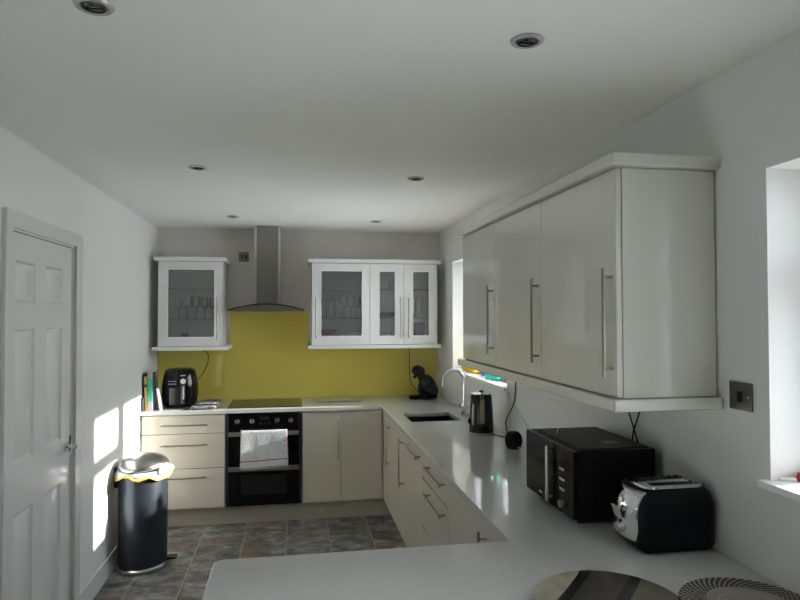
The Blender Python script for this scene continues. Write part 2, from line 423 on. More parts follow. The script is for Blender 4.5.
def window(name, W, mull, fan):
    y0, y1, z0, z1 = W; xo = R+.25; fe = .12 if y0 > 2 else .055
    t = bpy.data.objects.new(name, None); COL.objects.link(t); t.location = (xo-.06, (y0+y1)/2, z0); t['kind'] = 'structure'
    f = MB().ring((y0+.002, y1-.002, z0+.002, z1-.002), (y0+fe, y1-.055, z0+.065, z1-.06), 0, xo-.075, xo-.01)
    obj('window_frame', f, 'upvc', t)
    cells = []
    a = y0+fe
    for m0, m1 in mull:
        obj('window_mullion', MB().box(xo-.075, xo-.01, m0, m1, z0+.065, z1-.06, .004), 'upvc', t); cells.append((a, m0)); a = m1
    cells.append((a, y1-.055))
    for k, (c0, c1) in enumerate(cells):
        if k in fan: obj('window_transom', MB().box(xo-.075, xo-.01, c0, c1, 1.70, 1.79, .004), 'upvc', t)
        obj('pane', MB().box(xo-.045, xo-.041, c0, c1, z0+.065, z1-.06), 'glass', t)
    obj('window_sill', MB().box(R-.028, xo-.076, y0-.022 if y0 < 2 else y0+.0, y1+.022 if y0 < 2 else y1-.0, z0-.002, z0+.018, .004) if False else
        MB().prism([(R-.028, y0-.02), (R-.0006, y0-.02), (R-.0006, y0+.001), (xo-.076, y0+.001), (xo-.076, y1-.001), (R-.0006, y1-.001), (R-.0006, y1+.02), (R-.028, y1+.02)], 2, z0+.001, z0+.022, .003), 'upvc', t)
    return t
window('window_1', W1, [(4.355, 4.505)], {0})
window('window_2', W2, [(1.08, 1.18)], {1})

# ------------------------------------------------------------------ door 1
def panel_leaf(x, y0, y1, z0, z1, cols, rows, thick):
    bm = bmesh.new()
    ysl = [y0]+[v for c in cols for v in c]+[y1]; zsl = [z0]+[v for r in rows for v in r]+[z1]
    V = {(i, j): bm.verts.new((x, a, b)) for i, a in enumerate(ysl) for j, b in enumerate(zsl)}
    pf = []
    for i in range(len(ysl)-1):
        for j in range(len(zsl)-1):
            f = bm.faces.new((V[i, j], V[i+1, j], V[i+1, j+1], V[i, j+1]))
            if i % 2 == 1 and j % 2 == 1: pf.append(f)
    bm.normal_update()
    if pf[0].normal.x < 0:
        for f in bm.faces: f.normal_flip()
    bmesh.ops.inset_individual(bm, faces=pf, thickness=.016, depth=-.011)
    bmesh.ops.inset_individual(bm, faces=pf, thickness=.012, depth=0)
    bmesh.ops.inset_individual(bm, faces=pf, thickness=.020, depth=.007)
    m = MB(); m.bm = bm
    m.box(x-thick, x-.0125, y0, y1, z0, z1)
    # close the rim
    m.ring((y0, y1, z0, z1), (y0+.03, y1-.03, z0+.03, z1-.03), 0, x-.0126, x-.0002)
    return m
d1 = bpy.data.objects.new('door_1', None); COL.objects.link(d1); d1.location = (L-.02, 3.17, 0); d1['kind'] = 'structure'
LY0, LY1 = 2.80, 3.545
obj('door_leaf', panel_leaf(L-.004, LY0+.003, LY1-.003, .003, 2.008, [(2.87, 3.075), (3.20, 3.415)], [(.2, .805), (1.02, 1.595), (1.71, 1.89)], .038), 'gloss_white', d1)
# lining and architrave
fr = MB().prism([(DY0+.001, 0), (LY0, 0), (LY0, 2.012), (LY1, 2.012), (LY1, 0), (DY1-.001, 0), (DY1-.001, DZ-.001), (DY0+.001, DZ-.001)], 0, L-.12, L+.0, 0)
fr.prism([(LY0-.001, 0), (LY0+.016, 0), (LY0+.016, 1.996), (LY1-.016, 1.996), (LY1-.016, 0), (LY1+.001, 0), (LY1+.001, 2.013), (LY0-.001, 2.013)], 0, L-.075, L-.044, 0)
obj('door_frame', fr, 'gloss_white', d1)
ar = MB().prism([(2.733, 0), (2.787, 0), (2.787, 2.024), (3.565, 2.024), (3.565, 0), (3.655, 0), (3.655, 2.092), (2.733, 2.092)], 0, L+.0005, L+.018, .004)
obj('architrave', ar, 'gloss_white', d1)
hd = obj('door_handle', MB().cyl((L-.002, 3.475, .975), (L+.008, 3.475, .975), .026, 28), 'chrome', d1)
obj('lever', MB().tube([(L+.006, 3.475, .975), (L+.045, 3.475, .975), (L+.055, 3.468, .975), (L+.058, 3.45, .973), (L+.058, 3.37, .966)], .009, 12), 'chrome', hd)
obj('latch_plate', MB().box(L-.0035, L+.001, LY1-.012, LY1+.001, .93, 1.02), 'dark_steel', d1)

# ------------------------------------------------------------------ worktop (one continuous U shape with the sink cut-out)
SX0, SX1, SY0, SY1 = .81, 1.17, 4.25, 4.635
YP = 1.975; XP = -.237
def worktop():
    xs = sorted([L+.001, XF-.02, SX0, SX1, R-.001]); ys_ = sorted([1.13, YP, SY0, SY1, D-.621, D-.001])
    V = {}
    m = MB(); bm = m.bm
    c = .03
    outline = [(XP+.0, 1.13), (R-.001, 1.13), (R-.001, D-.001), (L+.001, D-.001), (L+.001, D-.62), (XF-.02, D-.62), (XF-.02, YP)]
    # rounded free corner of the peninsula
    arc = [(XP+c-c*math.sin(a), YP-c+c*math.cos(a)) for a in [i*PI/2/6 for i in range(7)]]
    outline += arc
    hole = [(SX0, SY0), (SX1, SY0), (SX1, SY1), (SX0, SY1)]
    for z in (WT-.03, WT):
        o = [bm.verts.new((*p, z)) for p in outline]; h = [bm.verts.new((*p, z)) for p in hole]
        V[z] = (o, h)
        es = [bm.edges.new((a, b)) for l in (o, h) for a, b in zip(l, l[1:]+l[:1])]
        bmesh.ops.triangle_fill(bm, use_beauty=True, use_dissolve=True, edges=es)
    for k in (0, 1):
        A, B = V[WT-.03][k], V[WT][k]
        for i in range(len(A)):
            j = (i+1) % len(A); bm.faces.new((A[i], A[j], B[j], B[i]))
    return m
wt = obj('worktop', worktop(), 'quartz')
tag(wt, 'glossy white quartz worktop running round the kitchen into the foreground peninsula', 'worktop')
bv = wt.modifiers.new('b', 'BEVEL'); bv.width = .003; bv.segments = 2; bv.limit_method = 'ANGLE'; bv.angle_limit = math.radians(50)
for k in range(5):
    y = 4.19-k*.036
    obj('drainer_groove', MB().box(SX0+.02, SX1-.02, y-.002, y+.002, WT-.0005, WT+.0004), 'quartz', wt)

# sink
sk = thing('sink', 'dark stainless undermount sink bowl sunk in the worktop below the tap', 'sink', (.99, 4.44, .70))
sb = MB()
def bowl(b, x0, x1, y0, y1, z0, z1, t):
    b.ring((x0-t, x1+t, y0-t, y1+t), (x0, x1, y0, y1), 2, z0, z1); b.box(x0-t, x1+t, y0-t, y1+t, z0-t, z0)
    return b
bowl(sb, SX0+.001, SX1-.001, SY0+.001, SY1-.001, .72, WT-.031, .0008)
obj('basin', sb, MT['dark_steel'], sk)
obj('drain', MB().cyl((.99, 4.44, .7202), (.99, 4.44, .725), .04, 24), 'chrome', sk)

# tap
tp = thing('kitchen_tap', 'chrome swan-neck mixer tap standing behind the sink', 'tap', (1.235, 4.43, WT))
obj('tap_body', MB().cyl((1.235, 4.43, WT+.0005), (1.235, 4.43, WT+.012), .027, 24).cyl((1.235, 4.43, WT+.012), (1.235, 4.43, 1.0), .021, 24), 'chrome', tp)
pts = [(1.235, 4.43, 1.0), (1.235, 4.43, 1.12), (1.235, 4.43, 1.165)]
for i in range(1, 13):
    a = PI*i/12*1.05; pts.append((1.155+.08*math.cos(a), 4.43, 1.165+.08*math.sin(a)))
pts.append((1.073, 4.43, 1.125))
obj('spout', MB().tube(pts, .0105, 12), 'chrome', tp)
obj('tap_lever', MB().cyl((1.20, 4.40, .965), (1.265, 4.455, .965), .017, 20).cyl((1.20, 4.40, .965), (1.188, 4.385, 1.01), .006, 12), 'chrome', tp)

# ------------------------------------------------------------------ cabinets
def bar_handle(parent, axis, a, b, c1, c2, nrm):
    """T-bar handle; axis 0/1/2 is its run from a to b; nrm: 'x' sticks out to -x, 'y' to -y; c1,c2: door plane and remaining coordinate."""
    m = MB(); st = .032; r = .0055
    def P(t, off):
        if axis == 2: return (c1-off, c2, t) if nrm == 'x' else (c2, c1-off, t)
        return (c1-off, t, c2) if nrm == 'x' else (t, c1-off, c2)
    m.cyl(P(a, st), P(b, st), r, 12)
    for t in (a+.028, b-.028): m.cyl(P(t, .0004), P(t, st), r*.85, 10)
    return obj('handle', m, 'nickel', parent)

# left drawer unit
def fronts_y(unit, name, x0, x1, z0, z1, m='cab_cream'):
    return obj(name, MB().box(x0+.002, x1-.002, YD, YD+.019, z0+.002, z1-.002, .0015), m, unit)
u = thing('drawer_cabinet', 'gloss cashmere three drawer unit against the left wall, beside the oven', 'cabinet', (-.845, 5.35, .0), )
obj('carcass', MB().box(-1.155, -.53, YD+.021, D-.01, .145, WT-.032), 'cab_side', u)
for z0, z1, hz in ((.728, .872, .797), (.458, .728, .643), (.147, .458, .39)):
    d = fronts_y(u, 'drawer', -1.155, -.53, z0, z1); bar_handle(d, 0, -1.012, -.66, YD, hz, 'y')
# corner double door unit
u = thing('corner_cabinet', 'two door gloss cashmere corner cabinet right of the oven', 'cabinet', (.39, 5.35, 0))
obj('carcass', MB().box(.068, .71, YD+.021, D-.01, .145, WT-.032), 'cab_side', u)
d = fronts_y(u, 'door', .068, .378, .147, .872); bar_handle(d, 2, .487, .80, YD, .352, 'y')
fronts_y(u, 'door', .378, XF-.003, .147, .872)
# plinths
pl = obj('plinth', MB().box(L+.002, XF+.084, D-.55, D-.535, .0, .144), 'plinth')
tag(pl, 'long beige plinth board under the oven run', 'plinth')
for x in (-.59, .22):
    obj('plinth_light', MB().box(x-.022, x+.022, D-.5515, D-.549, .05, .095, .0005).cyl((x, D-.5525, .072), (x, D-.5512, .072), .012, 16), 'steel', pl)
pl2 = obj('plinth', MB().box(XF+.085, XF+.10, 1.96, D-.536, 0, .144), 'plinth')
tag(pl2, 'plinth board under the sink run', 'plinth')

# right run
def run_unit(name, label, y0, y1):
    u = thing(name, label, 'cabinet', ((XF+R)/2, (y0+y1)/2, 0))
    return u
def fx(unit, name, y0, y1, z0, z1):
    return obj(name, MB().box(XF, XF+.019, y0+.0022, y1-.0022, z0+.0022, z1-.0022, .0015), 'cab_cream', unit)
def carc(unit, y0, y1, hollow=False):
    m = MB()
    if hollow:
        m.box(XF+.021, R-.01, y0+.0005, y0+.018, .145, WT-.032).box(XF+.021, R-.01, y1-.018, y1-.0005, .145, WT-.032)
        m.box(XF+.021, R-.01, y0+.018, y1-.018, .145, .163).box(R-.02, R-.01, y0+.018, y1-.018, .163, WT-.032)
    else: m.box(XF+.021, R-.01, y0+.0005, y1-.0005, .145, WT-.032)
    obj('carcass', m, 'cab_side', unit)
u = run_unit('base_cabinet', 'narrow gloss cashmere base cabinet door in the inner corner, left of the sink door', 4.66, 5.03); carc(u, 4.66, 5.03)
d = fx(u, 'door', 4.66, YD-.004, .147, .872); bar_handle(d, 2, .50, .82, XF, 4.695, 'x')
u = run_unit('base_cabinet', 'gloss cashmere sink base cabinet with a tall vertical bar handle', 4.095, 4.66); carc(u, 4.095, 4.66, True)
d = fx(u, 'door', 4.095, 4.66, .147, .872); bar_handle(d, 2, .495, .825, XF, 4.115, 'x')
u = run_unit('base_cabinet', 'gloss cashmere base cabinet with a single horizontal bar handle near its top', 3.49, 4.095); carc(u, 3.49, 4.095)
d = fx(u, 'door', 3.49, 4.095, .147, .872); bar_handle(d, 1, 3.52, 3.92, XF, .83, 'x')
u = run_unit('drawer_cabinet', 'gloss cashmere drawer unit with stacked horizontal handles on the sink run', 2.887, 3.49); carc(u, 2.887, 3.49)
for z0, z1, hz in ((.728, .872, .83), (.458, .728, .682), (.147, .458, .39)):
    d = fx(u, 'drawer', 2.887, 3.49, z0, z1); bar_handle(d, 1, 2.92, 3.31, XF, hz, 'x')
u = run_unit('base_cabinet', 'gloss cashmere base cabinet nearest the peninsula, its handle half hidden', 2.257, 2.887); carc(u, 2.257, 2.887)
d = fx(u, 'door', 2.257, 2.887, .147, .872); bar_handle(d, 2, .50, .83, XF, 2.29, 'x')
u = run_unit('base_cabinet', 'narrow filler cabinet in the corner between sink run and peninsula', 1.96, 2.257)
carc(u, 1.96, 2.257); fx(u, 'door', 1.96, 2.257, .147, .872)
# peninsula base
u = thing('peninsula_cabinet', 'cashmere base cabinet carrying the peninsula worktop', 'cabinet', (.5, 1.65, 0))
obj('carcass', MB().box(.06, R-.01, 1.36, 1.93, .10, WT-.032), 'cab_side', u)
obj('back_panel', MB().box(.04, R-.01, 1.34, 1.36, .0, WT-.032), 'cab_cream', u)
obj('end_panel', MB().box(.04, .06, 1.36, 1.935, .0, WT-.032), 'cab_cream', u)

# ------------------------------------------------------------------ oven, hob, hood, splashback
OX0, OX1 = -.525, .063
ov = thing('double_oven', 'built-in black double oven with steel handles and four round knobs', 'oven', (-.231, 5.3, .145))
obj('housing', MB().box(OX0, OX1, YD+.021, D-.06, .147, WT-.032), 'black_plastic', ov)
obj('side_trim', MB().box(OX0+.001, OX0+.019, YD-.004, YD+.020, .15, .872, .001), 'dark_steel', ov)
obj('side_trim', MB().box(OX1-.019, OX1-.001, YD-.004, YD+.020, .15, .872, .001), 'dark_steel', ov)
cp = obj('control_panel', MB().box(OX0+.02, OX1-.02, YD-.006, YD+.020, .738, .872, .002), 'black_glass', ov)
for x in (-.437, -.323, -.131, -.024):
    k = obj('knob', MB().cyl((x, YD-.007, .815), (x, YD-.03, .815), .0215, 24, .018), 'knob', cp)
    obj('knob_grip', MB().box(x-.004, x+.004, YD-.036, YD-.0302, .797, .833, .0015), 'dark_steel', k)
obj('display', MB().box(-.262, -.192, YD-.0085, YD-.0062, .822, .842), 'dark_steel', cp)
for k in range(3): obj('button', MB().cyl((-.262+k*.035, YD-.0062, .795), (-.262+k*.035, YD-.011, .795), .007, 14), 'dark_steel', cp)
def oven_door(z0, z1, hz0, hz1, wz0, wz1):
    d = obj('oven_door', MB().box(OX0+.02, OX1-.02, YD-.008, YD+.020, z0, z1, .002), 'black_glass', ov)
    obj('door_window', MB().box(-.41, -.05, YD-.0092, YD-.0082, wz0, wz1), 'door_gap', d)
    h = MB().box(OX0+.022, OX1-.022, YD-.038, YD-.024, hz0, hz1, .004).box(OX0+.03, OX0+.05, YD-.024, YD-.0082, hz0+.008, hz1-.008).box(OX1-.05, OX1-.03, YD-.024, YD-.0082, hz0+.008, hz1-.008)
    obj('handle', h, 'steel', d)
oven_door(.476, .735, .70, .732, .50, .66)
oven_door(.15, .474, .425, .462, .235, .395)

hb = obj('hob', MB().box(-.52, .066, 5.09, 5.56, WT+.0005, WT+.007, .002), 'black_glass')
tag(hb, 'black glass hob set in the worktop above the oven', 'hob')
for x, y, r in ((-.37, 5.21, .08), (-.09, 5.21, .09), (-.37, 5.44, .09), (-.09, 5.44, .075)):
    m = MB()
    m.lathe([(r-.002, WT+.0071), (r-.002, WT+.0074), (r, WT+.0074), (r, WT+.0071)], (x, y, 0), 40)
    obj('cooking_zone', m, 'dark_steel', hb)
sp_ = obj('splashback', MB().prism([(-1.158, WT+.0005), (1.300, WT+.0005), (1.300, 1.392), (.128, 1.392), (.128, 1.69), (-.557, 1.69), (-.557, 1.392), (-1.158, 1.392)], 1, D-.008, D-.0005), 'splash')
tag(sp_, 'mustard yellow glass splashback across the back wall', 'splashback')
hood = thing('cooker_hood', 'stainless chimney cooker hood with curved canopy above the hob', 'cooker hood', (-.222, D-.2, 1.68))
obj('chimney', MB().box(-.332, -.116, D-.265, D-.001, 1.735, H-.001, .004), 'hood_steel', hood)
obj('chimney_trim', MB().box(-.3335, -.314, D-.269, D-.2655, 1.74, H-.002).box(-.134, -.1145, D-.269, D-.2655, 1.74, H-.002), 'knob', hood)
arc = [(-.222+.318*math.sin(a), 1.690-1.02*0+(.047*(1-(math.sin(a)/1)**2))) for a in [(-1+2*i/24)*PI/2 for i in range(25)]]
arc = [(-.222+.304*t, 1.690+.047*(1-t*t)) for t in [-1+i/12 for i in range(25)]]
obj('canopy', MB().prism([(-.526, 1.682)]+arc+[(.082, 1.682)], 1, 5.17, D-.002), 'hood_steel', hood)
obj('canopy_glass', MB().prism([(x, z+.0005) for x, z in arc]+[(x, z+.0075) for x, z in arc[::-1]], 1, 5.155, D-.27), 'black_gloss', hood)

# ------------------------------------------------------------------ glazed wall cabinets on the back wall
CY = 5.308
def glazed(label, x0, x1, doors, shelves):
    u = thing('glazed_wall_cabinet', label, 'cabinet', ((x0+x1)/2, 5.48, 1.395))
    m = MB(); y0, y1, z0, z1, t = CY+.021, D-.009, 1.396, 2.092, .016
    m.box(x0, x0+t, y0, y1, z0, z1).box(x1-t, x1, y0, y1, z0, z1).box(x0+t, x1-t, y0, y1, z0, z0+t).box(x0+t, x1-t, y0, y1, z1-t, z1)
    obj('carcass', m, 'cab_white', u)
    obj('back_board', MB().box(x0+t, x1-t, y1-.006, y1, z0+t, z1-t), 'inner', u)
    for z in shelves: obj('glass_shelf', MB().box(x0+t+.001, x1-t-.001, y0+.012, y1-.008, z-.006, z), 'shelf_glass', u)
    for a, b, g0, g1, hx in doors:
        d = obj('door', MB().ring((a+.0015, b-.0015, 1.3975, 2.0905), (g0, g1, 1.468, 2.028), 1, CY, CY+.019), 'cab_white', u)
        obj('door_bead', MB().ring((g0-.004, g1+.004, 1.464, 2.032), (g0+.004, g1-.004, 1.472, 2.024), 1, CY-.003, CY-.0003), 'inner', d)
        obj('glass_pane', MB().box(g0-.004, g1+.004, CY+.008, CY+.012, 1.464, 2.032), 'cab_glass', d)
        bar_handle(d, 2, 1.45, 1.80, CY, hx, 'y')
    return u
glazed('white glazed wall cabinet left of the cooker hood', -1.092, -.587, [(-1.092, -.587, -1.015, -.645, -.645+.022)], (1.875, 1.622))
glazed('white single door glazed wall cabinet right of the cooker hood', .149, .644, [(.149, .644, .226, .578, .182)], (1.875, 1.622))
glazed('white two door glazed wall cabinet in the back right corner', .6445, 1.236, [(.6445, .942, .724, .864, .905), (.942, 1.236, 1.020, 1.165, .978)], (1.875, 1.622))
def slab(name, label, x0, x1, y0, y1, z0, z1, m):
    o = obj(name, MB().box(x0, x1, y0, y1, z0, z1, .005), m); tag(o, label, name.split('_')[-1]); return o
slab('cabinet_cornice', 'white cornice on top of the glazed cabinet left of the hood', -1.122, -.556, CY-.028, D-.001, 2.0935, 2.128, 'cab_white')
slab('cabinet_cornice', 'white cornice on top of the glazed cabinets right of the hood', .118, 1.266, CY-.028, D-.001, 2.0935, 2.128, 'cab_white')
slab('cabinet_pelmet', 'white pelmet under the glazed cabinet left of the hood', -1.132, -.535, CY-.028, D-.009, 1.363, 1.3945, 'cab_white')
slab('cabinet_pelmet', 'white pelmet under the glazed cabinets right of the hood', .118, 1.266, CY-.028, D-.009, 1.363, 1.3945, 'cab_white')
# right-hand gloss wall cabinets
UX = .979; UY = [1.77, 2.364, 2.943, 3.535]
UL = ['pale gloss wall cabinet nearest the camera, showing its blank end panel', 'pale gloss wall cabinet in the middle of the right wall row', 'pale gloss wall cabinet at the window end of the right wall row']
for k in range(3):
    y0, y1 = UY[k], UY[k+1]
    u = thing('wall_cabinet', UL[k], 'cabinet', ((UX+R)/2, (y0+y1)/2, 1.396), 'gloss wall cabinets on the right wall')
    obj('carcass', MB().box(UX+.021, R-.006, y0+(.018 if k == 0 else .0005), y1-.0005, 1.397, 2.11), 'cab_side', u)
    if k == 0: obj('end_panel', MB().box(UX+.021, R-.006, y0, y0+.0175, 1.397, 2.11, .001), 'cab_up', u)
    d = obj('door', MB().box(UX, UX+.019, y0+.0022, y1-.0022, 1.3985, 2.109, .002), 'cab_up', u)
    bar_handle(d, 2, 1.46, 1.80, UX, y0+.025, 'x')
for nm, lb, z0, z1 in (('cabinet_cornice', 'pale gloss cornice capping the long right wall cabinets', 2.112, 2.152), ('cabinet_pelmet', 'pale gloss pelmet under the long right wall cabinets', 1.358, 1.3955)):
    o = obj(nm, MB().box(UX-.028, R-.001, UY[0]-.028, UY[3]+.025, z0, z1, .007, 3), 'cab_up'); tag(o, lb, nm.split('_')[1])

# panel below window 1
o = obj('wall_panel', MB().box(R-.012, R-.0005, 3.70, 4.588, WT+.0008, W1[2]-.001, .001).box(R-.012, R-.0005, 4.592, D-.012, WT+.0008, W1[2]-.001, .001), 'cab_white')
tag(o, 'white splash panel on the wall between sink worktop and window sill', 'splash panel')

# ------------------------------------------------------------------ recessed ceiling lights
LP = [(-.484, 1.605), (.633, 1.615), (-.488, 3.30), (.667, 3.372), (-.464, 4.908), (.655, 4.988)]
LL = ['recessed chrome ceiling light at the top left, nearest the camera', 'recessed chrome ceiling light nearest the camera on the right', 'middle recessed ceiling light of the left row',
      'middle recessed ceiling light of the right row', 'far recessed ceiling light of the left row, by the cooker hood', 'far recessed ceiling light of the right row']
t0 = thing('ceiling_light', LL[0], 'ceiling light', (LP[0][0], LP[0][1], H-.001), 'recessed ceiling lights')
x, y = LP[0]
obj('trim_ring', MB().lathe([(.030, H-.0015), (.031, H-.006), (.036, H-.009), (.044, H-.006), (.0465, H-.0015)], (x, y, 0), 40), 'ring', t0)
obj('inner_ring', MB().lathe([(.0255, H-.0015), (.0262, H-.007), (.029, H-.008), (.0295, H-.0015)], (x, y, 0), 36), 'dark_steel', t0)
obj('bulb', MB().lathe([(0, H-.0015), (0, H-.003), (.012, H-.0035), (.021, H-.0055), (.025, H-.002), (.025, H-.0015)], (x, y, 0), 30), 'bulb', t0)
obj('bulb_clip', MB().cyl((x-.022, y+.006, H-.0065), (x+.022, y+.006, H-.0065), .0022, 8).ell((x-.006, y-.008, H-.0055), (.006, .005, .002)), 'black_plastic', t0)
for p, lb in zip(LP[1:], LL[1:]): dup(t0, (p[0], p[1], H-.001), lb)

# ------------------------------------------------------------------ sockets and switch
sk = thing('wall_socket', 'dark pewter double socket plate on the back wall beside the hood', 'socket', (-.438, D-.001, 2.168))
obj('plate', MB().box(-.483, -.395, D-.007, D-.0005, 2.125, 2.212, .003), 'socket', sk)
for x in (-.456, -.422): obj('outlet', MB().box(x-.012, x+.012, D-.0095, D-.0072, 2.150, 2.187, .001), 'black_plastic', sk)
sw = thing('light_switch', 'pewter square rocker switch on the right wall by the window reveal', 'switch', (R-.001, 1.665, 1.41))
obj('plate', MB().box(R-.007, R-.0005, 1.617, 1.713, 1.368, 1.452, .003), 'socket', sw)
obj('rocker', MB().box(R-.012, R-.0072, 1.656, 1.674, 1.393, 1.425, .002), 'black_plastic', sw)
for y in (1.63, 1.70): obj('screw', MB().cyl((R-.0072, y, 1.41), (R-.0085, y, 1.41), .004, 12), 'chrome', sw)

# ------------------------------------------------------------------ air fryer
ax, ay = -.915, 5.315
af = thing('air_fryer', 'black egg-shaped air fryer with a pull-out basket handle', 'air fryer', (ax, ay, WT))
prof = [(0, 0), (.118, 0), (.127, .01), (.139, .06), (.1435, .11), (.142, .16), (.134, .22), (.122, .275), (.112, .298), (.09, .308), (0, .31)]
obj('body', MB().lathe([(r, z+WT+.001) for r, z in prof], (ax, ay, 0), 48, 1, .95), 'black_gloss', af)
obj('basket', MB().lathe([(.1375, WT+.03), (.1465, WT+.08), (.147, WT+.15), (.142, WT+.19)], (ax, ay, 0), 48, .985, .985) if False else
    MB().prism([(ax-.06, WT+.022), (ax+.10, WT+.022), (ax+.105, WT+.17), (ax-.065, WT+.17)], 1, ay-.138, ay-.11, .008), 'black_gloss', af)
hx = ax+.048
h = obj('handle', MB().box(hx-.014, hx+.02, ay-.175, ay-.155, WT+.035, WT+.185, .008, 3).box(hx-.01, hx+.016, ay-.156, ay-.13, WT+.05, WT+.17, .003), 'bin', af)
obj('handle_trim', MB().box(hx+.004, hx+.016, ay-.179, ay-.1752, WT+.075, WT+.18, .0015), 'chrome', h)
obj('dial', MB().cyl((hx, ay-.152, WT+.215), (hx, ay-.115, WT+.215), .021, 24, .025), 'knob', af)
m = MB()
for i in range(4):
    for j in range(2): m.box(ax-.068+i*.017, ax-.060+i*.017, ay-.137, ay-.126, WT+.19+j*.022, WT+.196+j*.022)
obj('settings_chart', m, 'cab_side', af)
obj('logo_mark', MB().box(ax+.025, ax+.06, ay-.123, ay-.11, WT+.255, WT+.262), 'cab_side', af)
pw = obj('power_cable', MB().tube([(ax+.115, ay+.05, WT+.20), (ax+.15, ay+.10, WT+.23), (ax+.185, ay+.16, WT+.30), (ax+.198, ay+.2, WT+.37), (ax+.19, ay+.21, WT+.42), (ax+.14, ay+.21, 1.358)], .0035, 8, 2), 'rubber', af)

# ------------------------------------------------------------------ books
def book(label, xb, th, dp, ht, tilt, cover, y0=5.09, band=None, name='book', lean=0):
    b = thing(name, label, 'book', (0, 0, 0), 'cookbooks in the left corner')
    z = 0
    obj('cover', MB().box(0, .0022, 0, dp, 0, ht).box(th-.0022, th, 0, dp, 0, ht).box(0, th, -.002, 0, 0, ht, .0006), cover, b)
    obj('pages', MB().box(.0023, th-.0023, .0003, dp-.004, .003, ht-.003), 'paper', b)
    if band: obj('spine_band', MB().box(.0004, th-.0004, -.0032, -.0021, ht*band[0], ht*band[1]), band[2], b)
    b.location = (xb, y0, WT+.0008+max(0, th*math.sin(tilt))); b.rotation_euler = (0, tilt, lean)
    return b
book('thin dark book at the left end of the row, leaning on the wall', -1.160, .009, .17, .275, 0.0, 'book_dark', 5.10)
book('short black book at the front of the row, against the wall', -1.158, .016, .035, .10, 0.0, 'book_dark', 5.055)
book('tall yellow book second in the corner row', -1.137, .021, .19, .262, -.03, 'book_yellow', 5.09, (.70, .78, 'book_dark'))
book('tall grey cookbook with a wide green spine panel', -1.113, .036, .2, .302, -.02, 'book_grey', 5.085, (.25, .82, 'book_green'))
book('dark book standing behind the green panelled cookbook', -1.075, .010, .03, .300, -.0, 'book_dark', 5.10)
book('thin white book leaning at the right end of the row', -1.028, .012, .07, .175, -.16, 'book_white', 5.09)

# ------------------------------------------------------------------ folded cloth
def cloth_layer(x0, x1, y0, y1, z, th, seed, amp=.004):
    m = MB(); nx, ny = 16, 12; bm = m.bm; top = {}; bot = {}
    for i in range(nx+1):
        for j in range(ny+1):
            u, v = i/nx, j/ny; ed = min(u, 1-u, v, 1-v)
            rr = min(1, ed/.08)**.5
            n = mnoise.noise(Vector((u*3, v*3, seed)))*amp
            x = x0+u*(x1-x0)+mnoise.noise(Vector((v*4, 1, seed)))*.006; y = y0+v*(y1-y0)+mnoise.noise(Vector((u*4, 7, seed)))*.006
            top[i, j] = bm.verts.new((x, y, z+th*(.5+.5*rr)+n*rr+amp)); bot[i, j] = bm.verts.new((x, y, z+th*(.5-.5*rr)))
    for i in range(nx):
        for j in range(ny):
            bm.faces.new((top[i, j], top[i+1, j], top[i+1, j+1], top[i, j+1])); bm.faces.new((bot[i, j], bot[i, j+1], bot[i+1, j+1], bot[i+1, j]))
    for a, b in (((0, 0), (1, 0)), ((nx, 0), (0, 1)), ((nx, ny), (-1, 0)), ((0, ny), (0, -1))):
        i, j = a
        for _ in range(nx if b[0] else ny):
            k = (i+b[0], j+b[1]); bm.faces.new((top[i, j], bot[i, j], bot[k], top[k])); i, j = k
    return m
c1 = tag(obj('folded_cloth', cloth_layer(-.80, -.605, 5.06, 5.205, WT+.001, .024, 3), 'knit'), 'grey flecked folded cloth pad lying beside the air fryer, lower of two', 'cloth', 'folded cloths by the air fryer')
tag(obj('folded_cloth', cloth_layer(-.745, -.585, 5.09, 5.30, WT+.031, .018, 8), 'knit'), 'grey flecked folded cloth pad on top of the other by the air fryer', 'cloth', 'folded cloths by the air fryer')

# ------------------------------------------------------------------ glass cutting board by the hob
gb = thing('cutting_board', 'thin patterned glass cutting board on the worktop right of the hob', 'cutting board', (.37, 5.45, WT))
obj('board', MB().box(.165, .585, 5.33, 5.60, WT+.005, WT+.010, .002), mat('frosted_board', (.36, .42, .38), .2, coat=.6, var=.3, vscale=120), gb)
for x in (.19, .56):
    for y in (5.35, 5.58): obj('foot', MB().cyl((x, y, WT+.0004), (x, y, WT+.005), .008, 12), 'rubber', gb)

# ------------------------------------------------------------------ tea towel
def towel():
    m = MB(); bm = m.bm; nx, ny = 36, 50; V = {}; uv = bm.loops.layers.uv.new('UVMap')
    x0, x1 = -.408, -.048; ztop = .735; back = .16; front = .285
    tot = back+.03+front
    for i in range(nx+1):
        for j in range(ny+1):
            u, v = i/nx, j/ny; s = v*tot        # s from the front hem up and over
            fr_ = front+.012*math.sin(u*5)
            if s < front:
                z = ztop-(front-s)*(1+.03*math.sin(u*4+1)) ; k = (front-s)/front
                y = YD-.0425-k*.012-(math.sin(u*17+k*2.5)*.5+.5)*.007*k-(math.sin(u*7+2)*.5+.5)*.008*k
            elif s < front+.03:
                a = (s-front)/.03*PI; z = ztop+.004*math.sin(a)*2+.001; y = YD-.031-.0115*math.cos(a)
            else:
                q = s-front-.03; z = ztop-q; y = YD-.0205+.002*math.sin(u*9)+.004*min(1, q/.05)*0; 
            xx = x0+u*(x1-x0)+((front-s)/front*.012*(u-.2) if s < front else 0)
            V[i, j] = (bm.verts.new((xx, y, z)), (u, v*tot/front))
    for i in range(nx):
        for j in range(ny):
            q = [V[i, j], V[i+1, j], V[i+1, j+1], V[i, j+1]]
            f = bm.faces.new([a[0] for a in q])
            for l, a in zip(f.loops, q): l[uv].uv = a[1]
    return m
o = obj('tea_towel', towel(), 'towel'); tag(o, 'white tea towel with red stripes hanging over the upper oven handle', 'towel')
